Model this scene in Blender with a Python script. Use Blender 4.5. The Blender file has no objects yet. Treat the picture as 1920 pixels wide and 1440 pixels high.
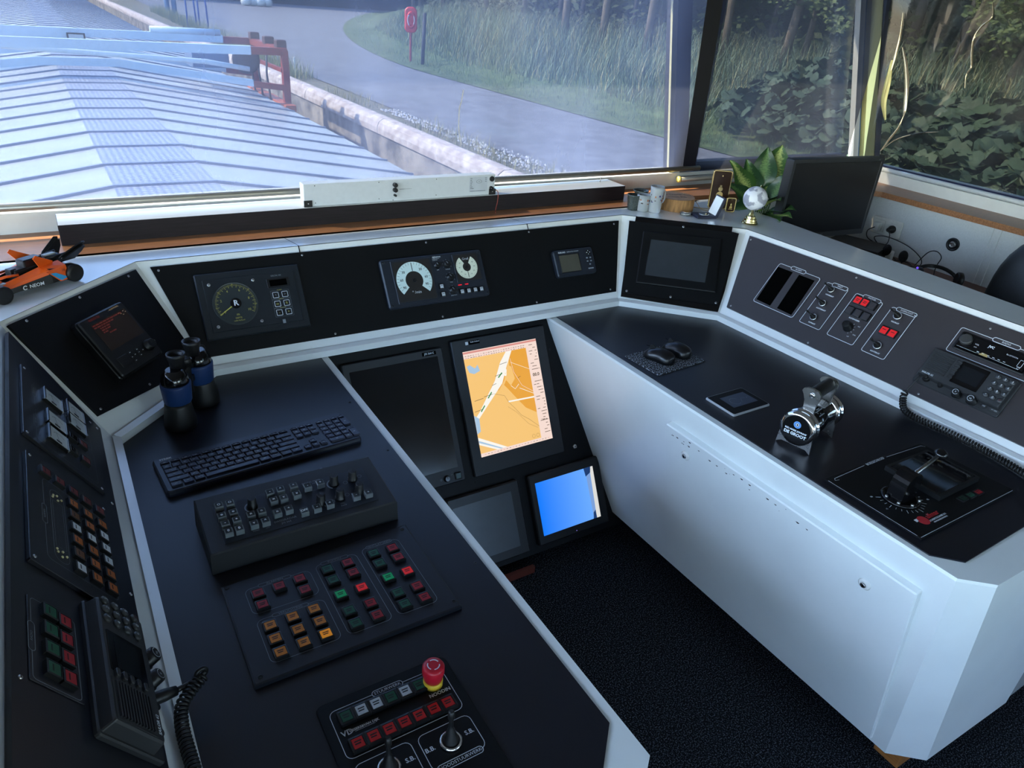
import bpy, math, random
from mathutils import Matrix, Vector, noise
from math import pi, sin, cos, radians
random.seed(7)
SC = bpy.context.scene
COL = SC.collection

# ------------------------------------------------------------------ camera
CAM_H = 1.71
cam_d = bpy.data.cameras.new('camera')
cam = bpy.data.objects.new('camera', cam_d); COL.objects.link(cam)
cam.matrix_world = Matrix(((0.85141294, 0.18927583, -0.489153, 0.0),
                           (-0.51913064, 0.43716265, -0.73443325, 0.0),
                           (0.07482896, 0.87924029, 0.47046482, CAM_H),
                           (0, 0, 0, 1)))
cam_d.sensor_width = 36.0; cam_d.lens = 1344 / 1920 * 36; cam_d.clip_start = .02; cam_d.clip_end = 500
SC.camera = cam

# ------------------------------------------------------------------ sky, sun, exposure
EXPO = 2.08
W = bpy.data.worlds.new('world'); SC.world = W; W.use_nodes = True
wn = W.node_tree.nodes; wl = W.node_tree.links
sky = wn.new('ShaderNodeTexSky'); sky.sky_type = 'NISHITA'; sky.sun_disc = False
sky.sun_elevation = radians(42); sky.sun_rotation = radians(-58)
sky.air_density = 1.0; sky.dust_density = .6; sky.ozone_density = 3.0
wn['Background'].inputs['Strength'].default_value = .50
wl.new(sky.outputs[0], wn['Background'].inputs['Color'])
SUN_AZ, SUN_EL = radians(-58), radians(42)          # azimuth from dead ahead, to port
sd = bpy.data.lights.new('sun', 'SUN'); sd.energy = 6.0; sd.angle = radians(.6); sd.color = (1, .83, .58)
so = bpy.data.objects.new('sun', sd); COL.objects.link(so)
sdir = Vector((sin(SUN_AZ) * cos(SUN_EL), cos(SUN_AZ) * cos(SUN_EL), sin(SUN_EL)))
so.rotation_euler = sdir.to_track_quat('Z', 'Y').to_euler(); so.location = sdir * 60
vs = SC.view_settings
vs.view_transform = 'Standard'; vs.look = 'None'; vs.gamma = 1; vs.exposure = EXPO; vs.use_curve_mapping = False
cy = SC.cycles
cy.max_bounces = 8; cy.diffuse_bounces = 4; cy.glossy_bounces = 4; cy.transmission_bounces = 6; cy.transparent_max_bounces = 16
cy.sample_clamp_indirect = 6; cy.use_denoising = True; cy.caustics_reflective = False; cy.caustics_refractive = False

# ------------------------------------------------------------------ materials
def lin(c):
    return tuple(((x / 255) / 12.92 if x / 255 <= .04045 else ((x / 255 + .055) / 1.055) ** 2.4) for x in c) + (1,)
MATS = {}
def mat(name, col=(128, 128, 128), rough=.5, metal=0., var=.06, vs_=30., bump=0., bs=200., spec=.5, coat=0., emit=None, es=1., trans=0., stretch=None, ior=1.45):
    if name in MATS: return MATS[name]
    m = bpy.data.materials.new(name); m.use_nodes = True; n = m.node_tree.nodes; l = m.node_tree.links
    b = n['Principled BSDF']
    b.inputs['Metallic'].default_value = metal; b.inputs['IOR'].default_value = ior
    b.inputs['Specular IOR Level'].default_value = spec; b.inputs['Coat Weight'].default_value = coat
    b.inputs['Coat Roughness'].default_value = .12; b.inputs['Transmission Weight'].default_value = trans
    tc = n.new('ShaderNodeTexCoord'); src = tc.outputs['Object']
    if stretch:
        mp = n.new('ShaderNodeMapping'); mp.inputs['Scale'].default_value = stretch; l.new(src, mp.inputs['Vector']); src = mp.outputs[0]
    t = n.new('ShaderNodeTexNoise'); t.inputs['Scale'].default_value = vs_; t.inputs['Detail'].default_value = 4; l.new(src, t.inputs['Vector'])
    c = lin(col); r = n.new('ShaderNodeValToRGB')
    r.color_ramp.elements[0].position = .3; r.color_ramp.elements[1].position = .7
    r.color_ramp.elements[0].color = tuple(x * (1 - var) for x in c[:3]) + (1,); r.color_ramp.elements[1].color = tuple(min(1, x * (1 + var)) for x in c[:3]) + (1,)
    l.new(t.outputs['Fac'], r.inputs['Fac']); l.new(r.outputs[0], b.inputs['Base Color'])
    rr = n.new('ShaderNodeMapRange'); rr.inputs['To Min'].default_value = max(.02, rough * .88); rr.inputs['To Max'].default_value = min(1, rough * 1.12)
    l.new(t.outputs['Fac'], rr.inputs['Value']); l.new(rr.outputs[0], b.inputs['Roughness'])
    if bump:
        t2 = n.new('ShaderNodeTexNoise'); t2.inputs['Scale'].default_value = bs; t2.inputs['Detail'].default_value = 3; l.new(src, t2.inputs['Vector'])
        bp = n.new('ShaderNodeBump'); bp.inputs['Strength'].default_value = bump; bp.inputs['Distance'].default_value = .002
        l.new(t2.outputs['Fac'], bp.inputs['Height']); l.new(bp.outputs[0], b.inputs['Normal'])
    if emit:
        b.inputs['Emission Color'].default_value = lin(emit); b.inputs['Emission Strength'].default_value = es
    MATS[name] = m; return m
ES = 2 ** -EXPO
def glow(name, col, k=1.): return mat(name, (8, 8, 8), .35, emit=col, es=ES * k, var=0)
def paint(name, c, ramp=None): return mat(name, c)

WHITE = mat('gloss_white_paint', (226, 228, 226), .2, var=.03, vs_=6, bump=.05, bs=60, coat=1.)
WHITED = mat('cabinet_white_paint', (222, 226, 222), .3, var=.05, vs_=4, bump=.05, bs=80)
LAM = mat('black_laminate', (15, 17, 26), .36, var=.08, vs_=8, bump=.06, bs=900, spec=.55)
LAMG = mat('grey_laminate', (52, 48, 50), .45, var=.05, vs_=8, bump=.06, bs=900)
BLK = mat('black_board', (9, 10, 12), .5, var=.1, vs_=12, bump=.05, bs=700, spec=.25)
BLKP = mat('black_plastic', (15, 16, 18), .38, var=.1, vs_=40, bump=.05, bs=1500)
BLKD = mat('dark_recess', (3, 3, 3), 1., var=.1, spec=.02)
RADG = mat('radio_grey', (42, 43, 45), .45, var=.06, vs_=40, bump=.05, bs=900)
RIM = mat('pale_metal_rim', (186, 188, 190), .3, .3)
BLKG = mat('gloss_black', (10, 10, 12), .12, var=.1)
GREYP = mat('dark_grey_plastic', (30, 33, 37), .45, var=.08, vs_=30, bump=.08, bs=900)
BLUEP = mat('blue_black_plastic', (29, 34, 43), .4, var=.06, vs_=30, bump=.04, bs=900)
POWD = mat('powder_coat_black', (25, 27, 30), .55, var=.15, vs_=700, bump=.3, bs=1200)
RUB = mat('rubber_black', (17, 17, 18), .45, var=.1)
INK = mat('white_print', (205, 210, 214), .6, var=.02)
INKG = mat('grey_print', (130, 136, 142), .6, var=.02)
YEL = mat('yellow_print', (190, 180, 90), .6, var=.02)
DARKINK = mat('dark_print', (25, 22, 22), .6, var=.02)
CHROME = mat('chrome', (215, 215, 215), .12, 1., var=.03)
STEEL = mat('brushed_steel', (170, 168, 165), .28, 1., var=.05, vs_=80, bump=.03, bs=400)
GOLD = mat('gold_metal', (196, 172, 122), .2, 1., var=.05)
SCREW = mat('screw_steel', (200, 200, 200), .3, 1., var=.05)
RED = mat('red_cap', (150, 24, 36), .35, var=.08, vs_=200)
REDL = mat('red_cap_lit', (200, 30, 34), .35, emit=(215, 34, 34), es=.28 * ES, var=.05)
REDD = mat('dark_red_cap', (96, 22, 20), .4, var=.1, vs_=200)
GRN = mat('green_cap', (12, 74, 52), .35, var=.08, vs_=200)
GRNL = mat('green_cap_lit', (10, 130, 80), .35, emit=(8, 150, 90), es=.22 * ES, var=.05)
AMB = mat('amber_cap', (206, 122, 26), .4, var=.08, vs_=200)
AMBL = mat('amber_cap_lit', (240, 150, 30), .4, emit=(240, 150, 20), es=.25 * ES, var=.05)
AMBD = mat('dull_amber_cap', (158, 82, 26), .4, var=.1, vs_=200)
WCAP = mat('white_cap', (186, 190, 194), .4, var=.04)
CLEAR = mat('clear_cap', (120, 128, 132), .1, var=.05, trans=.3)
DIM = mat('dark_screen', (18, 21, 25), .16, var=.05)
DIMG = mat('grey_screen', (46, 50, 54), .22, var=.04)
OLIVE = mat('olive_screen', (78, 76, 66), .25, var=.04)
GLASSD = mat('dial_glass_face', (44, 50, 52), .3, var=.04)
WOODO = mat('orange_brown_wood', (146, 98, 64), .38, var=.25, vs_=14, stretch=(1, 12, 12), bump=.05, bs=60)
WOODD = mat('dark_wood_veneer', (30, 24, 27), .5, spec=.25, var=.3, vs_=12, stretch=(1, 14, 14), bump=.08, bs=60)
WOODB = mat('desk_brown_wood', (96, 60, 44), .4, var=.2, vs_=14, stretch=(10, 1, 10))
PVC = mat('white_frame_pvc', (214, 214, 208), .35, var=.03)
WALLM = mat('off_white_wall_panel', (196, 196, 192), .6, var=.05, vs_=180, bump=.2, bs=220)
RAILM = mat('blind_rail_aluminium', (150, 146, 136), .35, .6, var=.05)
NAVY = mat('dark_blue_frame', (24, 30, 62), .3, var=.1)
BROWNF = mat('dark_bronze_post', (40, 34, 42), .4, var=.15)
LEATH = mat('black_leather', (16, 16, 18), .36, var=.1, vs_=60, bump=.25, bs=260)

# ------------------------------------------------------------------ mesh builder
class MB:
    def __init__(s): s.v = []; s.f = []; s.mi = []; s.sm = []; s.m = 0; s.T = None
    def add(s, vs, fs, smooth=False):
        o = len(s.v)
        s.v += [tuple(s.T @ Vector(p)) for p in vs] if s.T is not None else [tuple(p) for p in vs]
        for f in fs: s.f.append(tuple(i + o for i in f)); s.mi.append(s.m); s.sm.append(smooth)
        return s
    def mesh(s, name, mats):
        me = bpy.data.meshes.new(name); me.from_pydata(s.v, [], s.f)
        for m in (mats if isinstance(mats, (list, tuple)) else [mats]): me.materials.append(m)
        me.polygons.foreach_set('material_index', s.mi); me.polygons.foreach_set('use_smooth', s.sm)
        me.update(); return me
    def box(s, x0, y0, z0, x1, y1, z1, b=0.):
        if b: return s.rb((x0 + x1) / 2, (y0 + y1) / 2, x1 - x0, y1 - y0, z0, z1, b, b, 2)
        return s.add([(x0, y0, z0), (x1, y0, z0), (x1, y1, z0), (x0, y1, z0), (x0, y0, z1), (x1, y0, z1), (x1, y1, z1), (x0, y1, z1)],
                     [(3, 2, 1, 0), (4, 5, 6, 7), (0, 1, 5, 4), (1, 2, 6, 5), (2, 3, 7, 6), (3, 0, 4, 7)])
    def loops(s, ls, cap0=True, cap1=True, closed=True, smooth=False):
        n = len(ls[0]); vs = [p for l in ls for p in l]; fs = []
        for k in range(len(ls) - 1):
            for i in range(n if closed else n - 1):
                j = (i + 1) % n; fs.append((k * n + i, k * n + j, (k + 1) * n + j, (k + 1) * n + i))
        s.add(vs, fs, smooth)
        o = len(s.v) - len(vs)
        if cap0: s.f.append(tuple(o + i for i in range(n - 1, -1, -1))); s.mi.append(s.m); s.sm.append(False)
        if cap1: s.f.append(tuple(o + (len(ls) - 1) * n + i for i in range(n))); s.mi.append(s.m); s.sm.append(False)
        return s
    def rb(s, cx, cy, w, h, z0, z1, r=.003, b=.001, seg=3, top=None):
        # rounded block, bevelled at the top; top=(w,h) shrinks the upper face (a sloped body)
        tw, th = top or (w, h)
        L = [rrect(cx, cy, w, h, r, seg, z0), rrect(cx, cy, tw, th, r, seg, z1 - b)]
        if b: L.append(rrect(cx, cy, tw - 2 * b, th - 2 * b, max(r - b, .0002), seg, z1))
        return s.loops(L)
    def prism(s, pts, z0, z1):
        return s.loops([[(x, y, z0) for x, y in pts], [(x, y, z1) for x, y in pts]])
    def flat(s, pts, z): return s.add([(x, y, z) for x, y in pts], [tuple(range(len(pts)))])
    def lathe(s, prof, seg=24, c=(0, 0, 0), smooth=True, sx=1., sy=1.):
        ls = [[(c[0] + r * cos(2 * pi * i / seg) * sx, c[1] + r * sin(2 * pi * i / seg) * sy, c[2] + z) for i in range(seg)] for r, z in prof]
        return s.loops(ls, smooth=smooth)
    def cyl(s, x, y, r, z0, z1, seg=20, b=0.):
        p = [(r, z0), (r, z1 - b)] + ([(r - b, z1)] if b else [])
        return s.lathe(p, seg, (x, y, 0), smooth=False)
    def ball(s, x, y, z, r, seg=16, sz=1.):
        n = seg // 2
        return s.lathe([(max(r * sin(pi * k / n), r * .02), -r * cos(pi * k / n) * sz) for k in range(n + 1)], seg, (x, y, z))
    def tube(s, pts, r, seg=8, closed=False, smooth=True):
        pts = [Vector(p) for p in pts]; n = len(pts); rs = r if isinstance(r, (list, tuple)) else [r] * n
        ls = []; up = None
        for i, p in enumerate(pts):
            a = pts[(i - 1) % n] if (closed or i) else p; b = pts[(i + 1) % n] if (closed or i < n - 1) else p
            t = (b - a).normalized()
            if up is None: up = t.orthogonal().normalized()
            up = (up - t * up.dot(t));
            if up.length < 1e-6: up = t.orthogonal()
            up.normalize(); w = t.cross(up)
            ls.append([tuple(p + (up * cos(2 * pi * k / seg) + w * sin(2 * pi * k / seg)) * rs[i]) for k in range(seg)])
        if closed: ls.append(ls[0]); return s.loops(ls, False, False, smooth=smooth)
        return s.loops(ls, smooth=smooth)
    def line(s, pts, w, z, closed=False):
        pts = [Vector(p) for p in pts]; n = len(pts); A = []; B = []
        for i, p in enumerate(pts):
            a = pts[(i - 1) % n] if (closed or i) else None; b = pts[(i + 1) % n] if (closed or i < n - 1) else None
            d = Vector((0, 0)); k = 0
            for q0, q1 in ((a, p), (p, b)):
                if q0 is not None and q1 is not None and (q1 - q0).length > 1e-9:
                    e = (q1 - q0).normalized(); d += Vector((-e.y, e.x)); k += 1
            d.normalize(); A.append(p + d * w / 2); B.append(p - d * w / 2)
        vs = [(q.x, q.y, z) for q in A + B]
        s.add(vs, [(i, n + i, n + (i + 1) % n, (i + 1) % n) for i in range(n if closed else n - 1)]); return s
    def rline(s, x0, y0, x1, y1, w, z, r=.006):
        return s.line([(p[0], p[1]) for p in rrect((x0 + x1) / 2, (y0 + y1) / 2, x1 - x0, y1 - y0, r, 4, 0)], w, z, True)
    def arc(s, cx, cy, r, a0, a1, w, z, n=24):
        return s.line([(cx + r * cos(a0 + (a1 - a0) * i / n), cy + r * sin(a0 + (a1 - a0) * i / n)) for i in range(n + 1)], w, z)
    def text(s, t, x, y, size, z=.0003, rot=0., al='CENTER', M=None, stretch=1., bold=0.):
        cu = bpy.data.curves.new('t', 'FONT'); cu.body = t; cu.size = size; cu.align_x = al; cu.align_y = 'CENTER'
        cu.resolution_u = 2; cu.offset = bold
        o = bpy.data.objects.new('t', cu); COL.objects.link(o)
        me = bpy.data.meshes.new_from_object(o.evaluated_get(bpy.context.evaluated_depsgraph_get()))
        bpy.data.objects.remove(o); bpy.data.curves.remove(cu)
        c, d = cos(rot), sin(rot); vs = [(v.co.x * stretch, v.co.y) for v in me.vertices]
        vs = [(x + a * c - b * d, y + a * d + b * c, z) for a, b in vs]
        if M is not None: vs = [tuple(M @ Vector(v)) for v in vs]
        s.add(vs, [tuple(p.vertices) for p in me.polygons]); bpy.data.meshes.remove(me); return s
def rrect(cx, cy, w, h, r, seg, z):
    r = min(r, w / 2 - 1e-5, h / 2 - 1e-5); out = []
    for sx, sy, a in ((1, 1, 0), (-1, 1, pi / 2), (-1, -1, pi), (1, -1, 1.5 * pi)):
        for k in range(seg + 1):
            t = a + pi / 2 * k / seg
            out.append((cx + sx * (w / 2 - r) + r * cos(t), cy + sy * (h / 2 - r) + r * sin(t), z))
    return out
def smooth_path(ctrl, n=8):
    P = [Vector(p) for p in ctrl]; P = [P[0] * 2 - P[1]] + P + [P[-1] * 2 - P[-2]]; out = []
    for i in range(1, len(P) - 2):
        for k in range(n):
            t = k / n; a, b, c, d = P[i - 1:i + 3]
            out.append(.5 * (2 * b + (c - a) * t + (2 * a - 5 * b + 4 * c - d) * t * t + (3 * b - a - 3 * c + d) * t ** 3))
    out.append(P[-2]); return out
def coil(ctrl, R, r, turns, n=12, seg=6):
    path = smooth_path(ctrl, 40); L = [0]
    for a, b in zip(path, path[1:]): L.append(L[-1] + (b - a).length)
    out = []; N = turns * n; j = 0; up = None
    for i in range(N + 1):
        s = L[-1] * i / N
        while j < len(L) - 2 and L[j + 1] < s: j += 1
        f = (s - L[j]) / max(L[j + 1] - L[j], 1e-9); p = path[j].lerp(path[j + 1], f); t = (path[j + 1] - path[j]).normalized()
        if up is None: up = t.orthogonal().normalized()
        up = (up - t * up.dot(t)).normalized(); w = t.cross(up); a = 2 * pi * i / n
        out.append(p + (up * cos(a) + w * sin(a)) * R)
    return out

# ------------------------------------------------------------------ objects
I4 = Matrix.Identity(4)
def thing(name, label, cat, M=None, group=None, at=None):
    o = bpy.data.objects.new(name, None); COL.objects.link(o); o.empty_display_size = .05
    o.matrix_world = M if M is not None else Matrix.Translation(at or (0, 0, 0))
    o['label'] = label; o['category'] = cat
    if group: o['group'] = group
    return o
def part(par, name, mb, mats, label=None, loc=None):
    me = mb if isinstance(mb, bpy.types.Mesh) else mb.mesh(name, mats)
    o = bpy.data.objects.new(name, me); COL.objects.link(o); o.parent = par
    if loc: o.location = loc
    if label: o['label'] = label
    return o
def solo(name, label, cat, mb, mats, M=None, group=None, kind=None):
    me = mb if isinstance(mb, bpy.types.Mesh) else mb.mesh(name, mats)
    o = bpy.data.objects.new(name, me); COL.objects.link(o)
    if M is not None: o.matrix_world = M
    o['label'] = label; o['category'] = cat
    if group: o['group'] = group
    if kind: o['kind'] = kind
    return o
def struct(name, mb, mats, par=None):
    o = bpy.data.objects.new(name, mb.mesh(name, mats)); COL.objects.link(o)
    if par: o.parent = par
    else: o['kind'] = 'structure'
    return o
def copy_tree(o, M, label, par=None):
    c = o.copy(); COL.objects.link(c)
    if par: c.parent = par
    else: c.matrix_world = M; c['label'] = label
    for ch in list(o.children): copy_tree(ch, None, None, c)
    return c
def frame(O, u, v):
    u = Vector(u).normalized(); v = Vector(v); v = (v - u * v.dot(u)).normalized(); n = u.cross(v)
    return Matrix(((u.x, v.x, n.x, O[0]), (u.y, v.y, n.y, O[1]), (u.z, v.z, n.z, O[2]), (0, 0, 0, 1)))
def at(F, u, v, h=0., rot=0.): return F @ Matrix.Translation((u, v, h)) @ Matrix.Rotation(rot, 4, 'Z')
def W(x, y, z=0., rot=0.): return Matrix.Translation((x, y, z)) @ Matrix.Rotation(rot, 4, 'Z')
FP = frame((0, 1.875, .765), (1, 0, 0), (0, .5489, .8359))                              # front dash
RB = frame((1.943, 1.6177, .765), (.035, -.9994, 0), (.6255, .0219, .7799))             # starboard dash
CR = frame((1.6802, 1.8639, .765), (.7299, -.6836, 0), (.4383, .4679, .7674))           # starboard corner
LB = frame((.006, 1.612, .765), (0, 1, 0), (-.512, 0, .859))                       # port dash
CL = frame((-.156, 1.738, 1.03), (.693, .721, 0), (-.444, .4268, .7878))            # port corner
CP = frame((0, 1.885, .75), (1, 0, 0), (0, .46318, .88626))                             # sloping screen panel
DK = Matrix.Translation((0, 0, .75))                                                    # desk tops
TOP = Matrix.Translation((0, 0, 1.03))                                                  # dash top
_cache = {}
def cached(key, fn):
    if key not in _cache: _cache[key] = fn()
    return _cache[key]
def screws(par, pts, r=.003, h=0., mt=None):
    def mk():
        b = MB(); b.lathe([(r, 0), (r, r * .25), (r * .6, r * .5)], 12); b.m = 1; b.box(-r * .6, -r * .12, r * .4, r * .6, r * .12, r * .52); return b.mesh('screw', [mt or SCREW, BLKD])
    me = cached(('screw', r, mt), mk)
    for u, v in pts: part(par, 'screw', me, None, loc=(u, v, h))
def button(par, u, v, h, w, hh, cap, legend=2, name='push_button', bez=BLKP, rim=.0022, raise_=.006):
    def mb_():
        b = MB(); b.loops([rrect(0, 0, w, hh, .0012, 2, 0), rrect(0, 0, w, hh, .0012, 2, raise_), rrect(0, 0, w - 2 * rim, hh - 2 * rim, .0008, 2, raise_ + .0006), rrect(0, 0, w - 2 * rim, hh - 2 * rim, .0008, 2, raise_ * .5)], True, True)
        return b.mesh('push_button', bez)
    def mc_():
        b = MB(); b.rb(0, 0, w - 2 * rim - .0006, hh - 2 * rim - .0006, raise_ * .4, raise_ + .0004, .0008, .0006, 2); b.m = 1
        for k in range(legend): b.box(-w * .22, hh * (.07 - .17 * k), raise_ + .0004, w * (.22 - .06 * k), hh * (.15 - .17 * k), raise_ + .0006)
        return b.mesh('button_cap', [cap, DARKINK])
    o = part(par, name, cached(('bz', w, hh, bez, rim, raise_), mb_), None, loc=(u, v, h))
    part(o, 'button_cap', cached(('cp', w, hh, cap, legend, rim, raise_), mc_), None)
    return o
def knob(par, u, v, h, r, ht, name='rotary_knob', mt=None, rot=.6, ink=None):
    def mk():
        b = MB(); b.lathe([(r * 1.15, 0), (r * 1.15, ht * .15), (r, ht * .2), (r * .92, ht * .92), (r * .8, ht)], 20); b.m = 1
        b.box(-r * .08, r * .1, ht, r * .08, r * .8, ht + .0004); return b.mesh(name, [mt or BLKP, ink or GREYP])
    o = part(par, name, cached(('kn', r, ht, mt, ink), mk), None, loc=(u, v, h)); o.rotation_euler.z = rot; return o
def joystick(par, u, v, h, r=.009, ht=.045, lean=(0, 0)):
    def ring():
        b = MB(); b.lathe([(r * 1.25, 0), (r * 1.25, .006), (r, .008), (r * .95, .004)], 20); return b.mesh('ring', CHROME)
    o = part(par, 'toggle_joystick', cached(('jr', r), ring), None, loc=(u, v, h))
    b = MB(); b.T = Matrix.Rotation(lean[0], 4, 'Y') @ Matrix.Rotation(lean[1], 4, 'X')
    pr = [(r * .98, .003)]
    for k in range(4): pr += [(r * (.92 - .17 * k), .006 + ht * .11 * k), (r * (.74 - .15 * k), .006 + ht * (.055 + .11 * k))]
    pr += [(r * .26, ht * .5), (r * .24, ht * .72), (r * .36, ht * .78), (r * .36, ht * .95), (r * .2, ht)]
    b.lathe(pr, 16); part(o, 'rubber_boot_stick', b, RUB); return o
def pill(b, cx, cy, w, hgt, lw, z): b.rline(cx - w / 2, cy - hgt / 2, cx + w / 2, cy + hgt / 2, lw, z, hgt / 2)
def gframe(b, x0, y0, x1, y1, tag=None, tx=None, tw=.05, th=.009, lw=.0009, z=.0004, r=.008, ts=.006, side='top'):
    # printed group outline with a pill shaped title that interrupts one side
    if not tag: b.rline(x0, y0, x1, y1, lw, z, r); return
    P = [(p[0], p[1]) for p in rrect((x0 + x1) / 2, (y0 + y1) / 2, x1 - x0, y1 - y0, r, 4, 0)]
    if side == 'top':
        ty = y1; k = 5; Q = [(tx - tw / 2, ty)] + P[k:] + P[:k] + [(tx + tw / 2, ty)]
    elif side == 'bottom':
        ty = y0; k = 15; Q = [(tx + tw / 2, ty)] + P[k:] + P[:k] + [(tx - tw / 2, ty)]
    else:
        ty = tx; k = 10; Q = [(x0, ty - tw / 2)] + P[k:] + P[:k] + [(x0, ty + tw / 2)]
        b.line(Q, lw, z); b.rline(x0 - th / 2, ty - tw / 2, x0 + th / 2, ty + tw / 2, lw, z, th / 2); b.text(tag, x0, ty, ts, z, pi / 2); return
    b.line(Q, lw, z); pill(b, tx, ty, tw, th, lw, z); b.text(tag, tx, ty, ts, z)

# ------------------------------------------------------------------ the wheelhouse
def carpet():
    m = mat('carpet_black', (24, 27, 31), .95, var=.1, spec=.1); n = m.node_tree.nodes; l = m.node_tree.links; b = n['Principled BSDF']
    t = n.new('ShaderNodeTexNoise'); t.inputs['Scale'].default_value = 260; t.inputs['Detail'].default_value = 6
    tc = n.new('ShaderNodeTexCoord'); l.new(tc.outputs['Object'], t.inputs['Vector'])
    r = n.new('ShaderNodeValToRGB'); r.color_ramp.elements[0].position = .5; r.color_ramp.elements[1].position = .66
    r.color_ramp.elements[0].color = lin((10, 11, 13)); r.color_ramp.elements[1].color = lin((84, 89, 96))
    l.new(t.outputs['Fac'], r.inputs['Fac']); l.new(r.outputs[0], b.inputs['Base Color'])
    bp = n.new('ShaderNodeBump'); bp.inputs['Strength'].default_value = .5; bp.inputs['Distance'].default_value = .003
    l.new(t.outputs['Fac'], bp.inputs['Height']); l.new(bp.outputs[0], b.inputs['Normal'])
    return m
XS, XP, YF, YA, ZC = 3.42, -1.75, 2.39, -2.3, 2.2      # starboard, port, forward, aft, ceiling
LEAN = .22                                               # the windows lean out
struct('floor', MB().box(XP - .1, YA - .1, -.06, XS + .4, YF + .2, 0), carpet())
CEIL = mat('ceiling_panel_white', (205, 205, 200), .6, var=.03)
struct('ceiling', MB().box(XP - .5, YA - .5, ZC, XS + .75, YF + .42, ZC + .08), CEIL)  # unseen forward overhang, its length set to trim the sun on the shelf
struct('wall_front', MB().box(XP - .1, YF, 0, XS + .3, YF + .06, 1.085), PVC)
struct('wall_starboard', MB().box(XS, YA, 0, XS + .06, YF - .002, 1.02), WALLM)
struct('wall_port', MB().box(XP - .06, YA, 0, XP, YF - .002, 1.0), WALLM)
struct('wall_aft', MB().box(XP - .06, YA - .06, 0, XS + .06, YA - .002, 1.0).box(XP - .06, YA - .06, 1.5, XS + .06, YA - .002, ZC - .002)
       .box(XP - .06, YA - .06, 1.0, XP + .5, YA - .002, 1.5).box(.7, YA - .06, 1.0, 1.5, YA - .002, 1.5).box(XS - .4, YA - .06, 1.0, XS + .06, YA - .002, 1.5), WALLM)
b = MB(); b.box(XP - .06, YA, 2.02, XP, YF, ZC - .002)
for y in (-2.28, -.8, .8, 2.28): b.box(XP - .06, y, 1.0, XP, y + .1, 2.02)
struct('trim_1', b, PVC)
# cover strips on the starboard wall panel joint
b = MB(); b.box(XS - .006, 1.452, .7, XS + .001, 1.46, 1.02).box(XS - .006, 1.485, .7, XS + .001, 1.492, 1.02); struct('trim_2', b, WALLM)
# wooden window shelf that runs along the front and the starboard side
b = MB()
b.prism([(-.9, 2.13), (2.28, 2.13), (2.28, 2.215), (2.9, 2.16), (3.30, 2.13), (3.395, 2.02), (3.395, YA + .1), (3.62, YA + .1), (3.62, YF), (-.9, YF)], 1.005, 1.03)
struct('window_shelf', b, WOODO)['label'] = 'orange brown wooden shelf running under the front and starboard windows'
b = MB(); b.box(XS - .005, .2, 1.03, XS + .0, .21, 1.031)
# ---- windows: frames, posts, panes
def lean(y, z): return y + (z - 1.12) * LEAN
WX0, WXM, WXC = -1.6, 2.345, 3.64
b = MB()
b.box(XP, 2.382, 1.03, XS + .25, 2.44, 1.085).box(XP, 2.375, 1.075, XS + .25, 2.40, 1.09)
struct('trim_3', b, PVC)
def slab(b, x0, x1, z0, z1, t0, t1):   # a leaning slab in the front window plane, t = offset forward
    b.add([(x0, lean(YF, z0) + t0, z0), (x1, lean(YF, z0) + t0, z0), (x1, lean(YF, z0) + t1, z0), (x0, lean(YF, z0) + t1, z0),
           (x0, lean(YF, z1) + t0, z1), (x1, lean(YF, z1) + t0, z1), (x1, lean(YF, z1) + t1, z1), (x0, lean(YF, z1) + t1, z1)],
          [(3, 2, 1, 0), (4, 5, 6, 7), (0, 1, 5, 4), (1, 2, 6, 5), (2, 3, 7, 6), (3, 0, 4, 7)])
def window(n, x0, x1):
    f = MB(); slab(f, x0, x1, *((1.05, 1.10) if n == 1 else (1.07, 1.125)), .02, .07); slab(f, x0, x1, ZC - .06, ZC, .02, .07)
    return struct('window_%d' % n, f, NAVY if n == 2 else PVC)
w1 = window(1, WX0, WXM - .0); w2 = window(2, WXM + .13, 3.60)
GL = bpy.data.materials.new('window_glass'); GL.use_nodes = True
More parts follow.
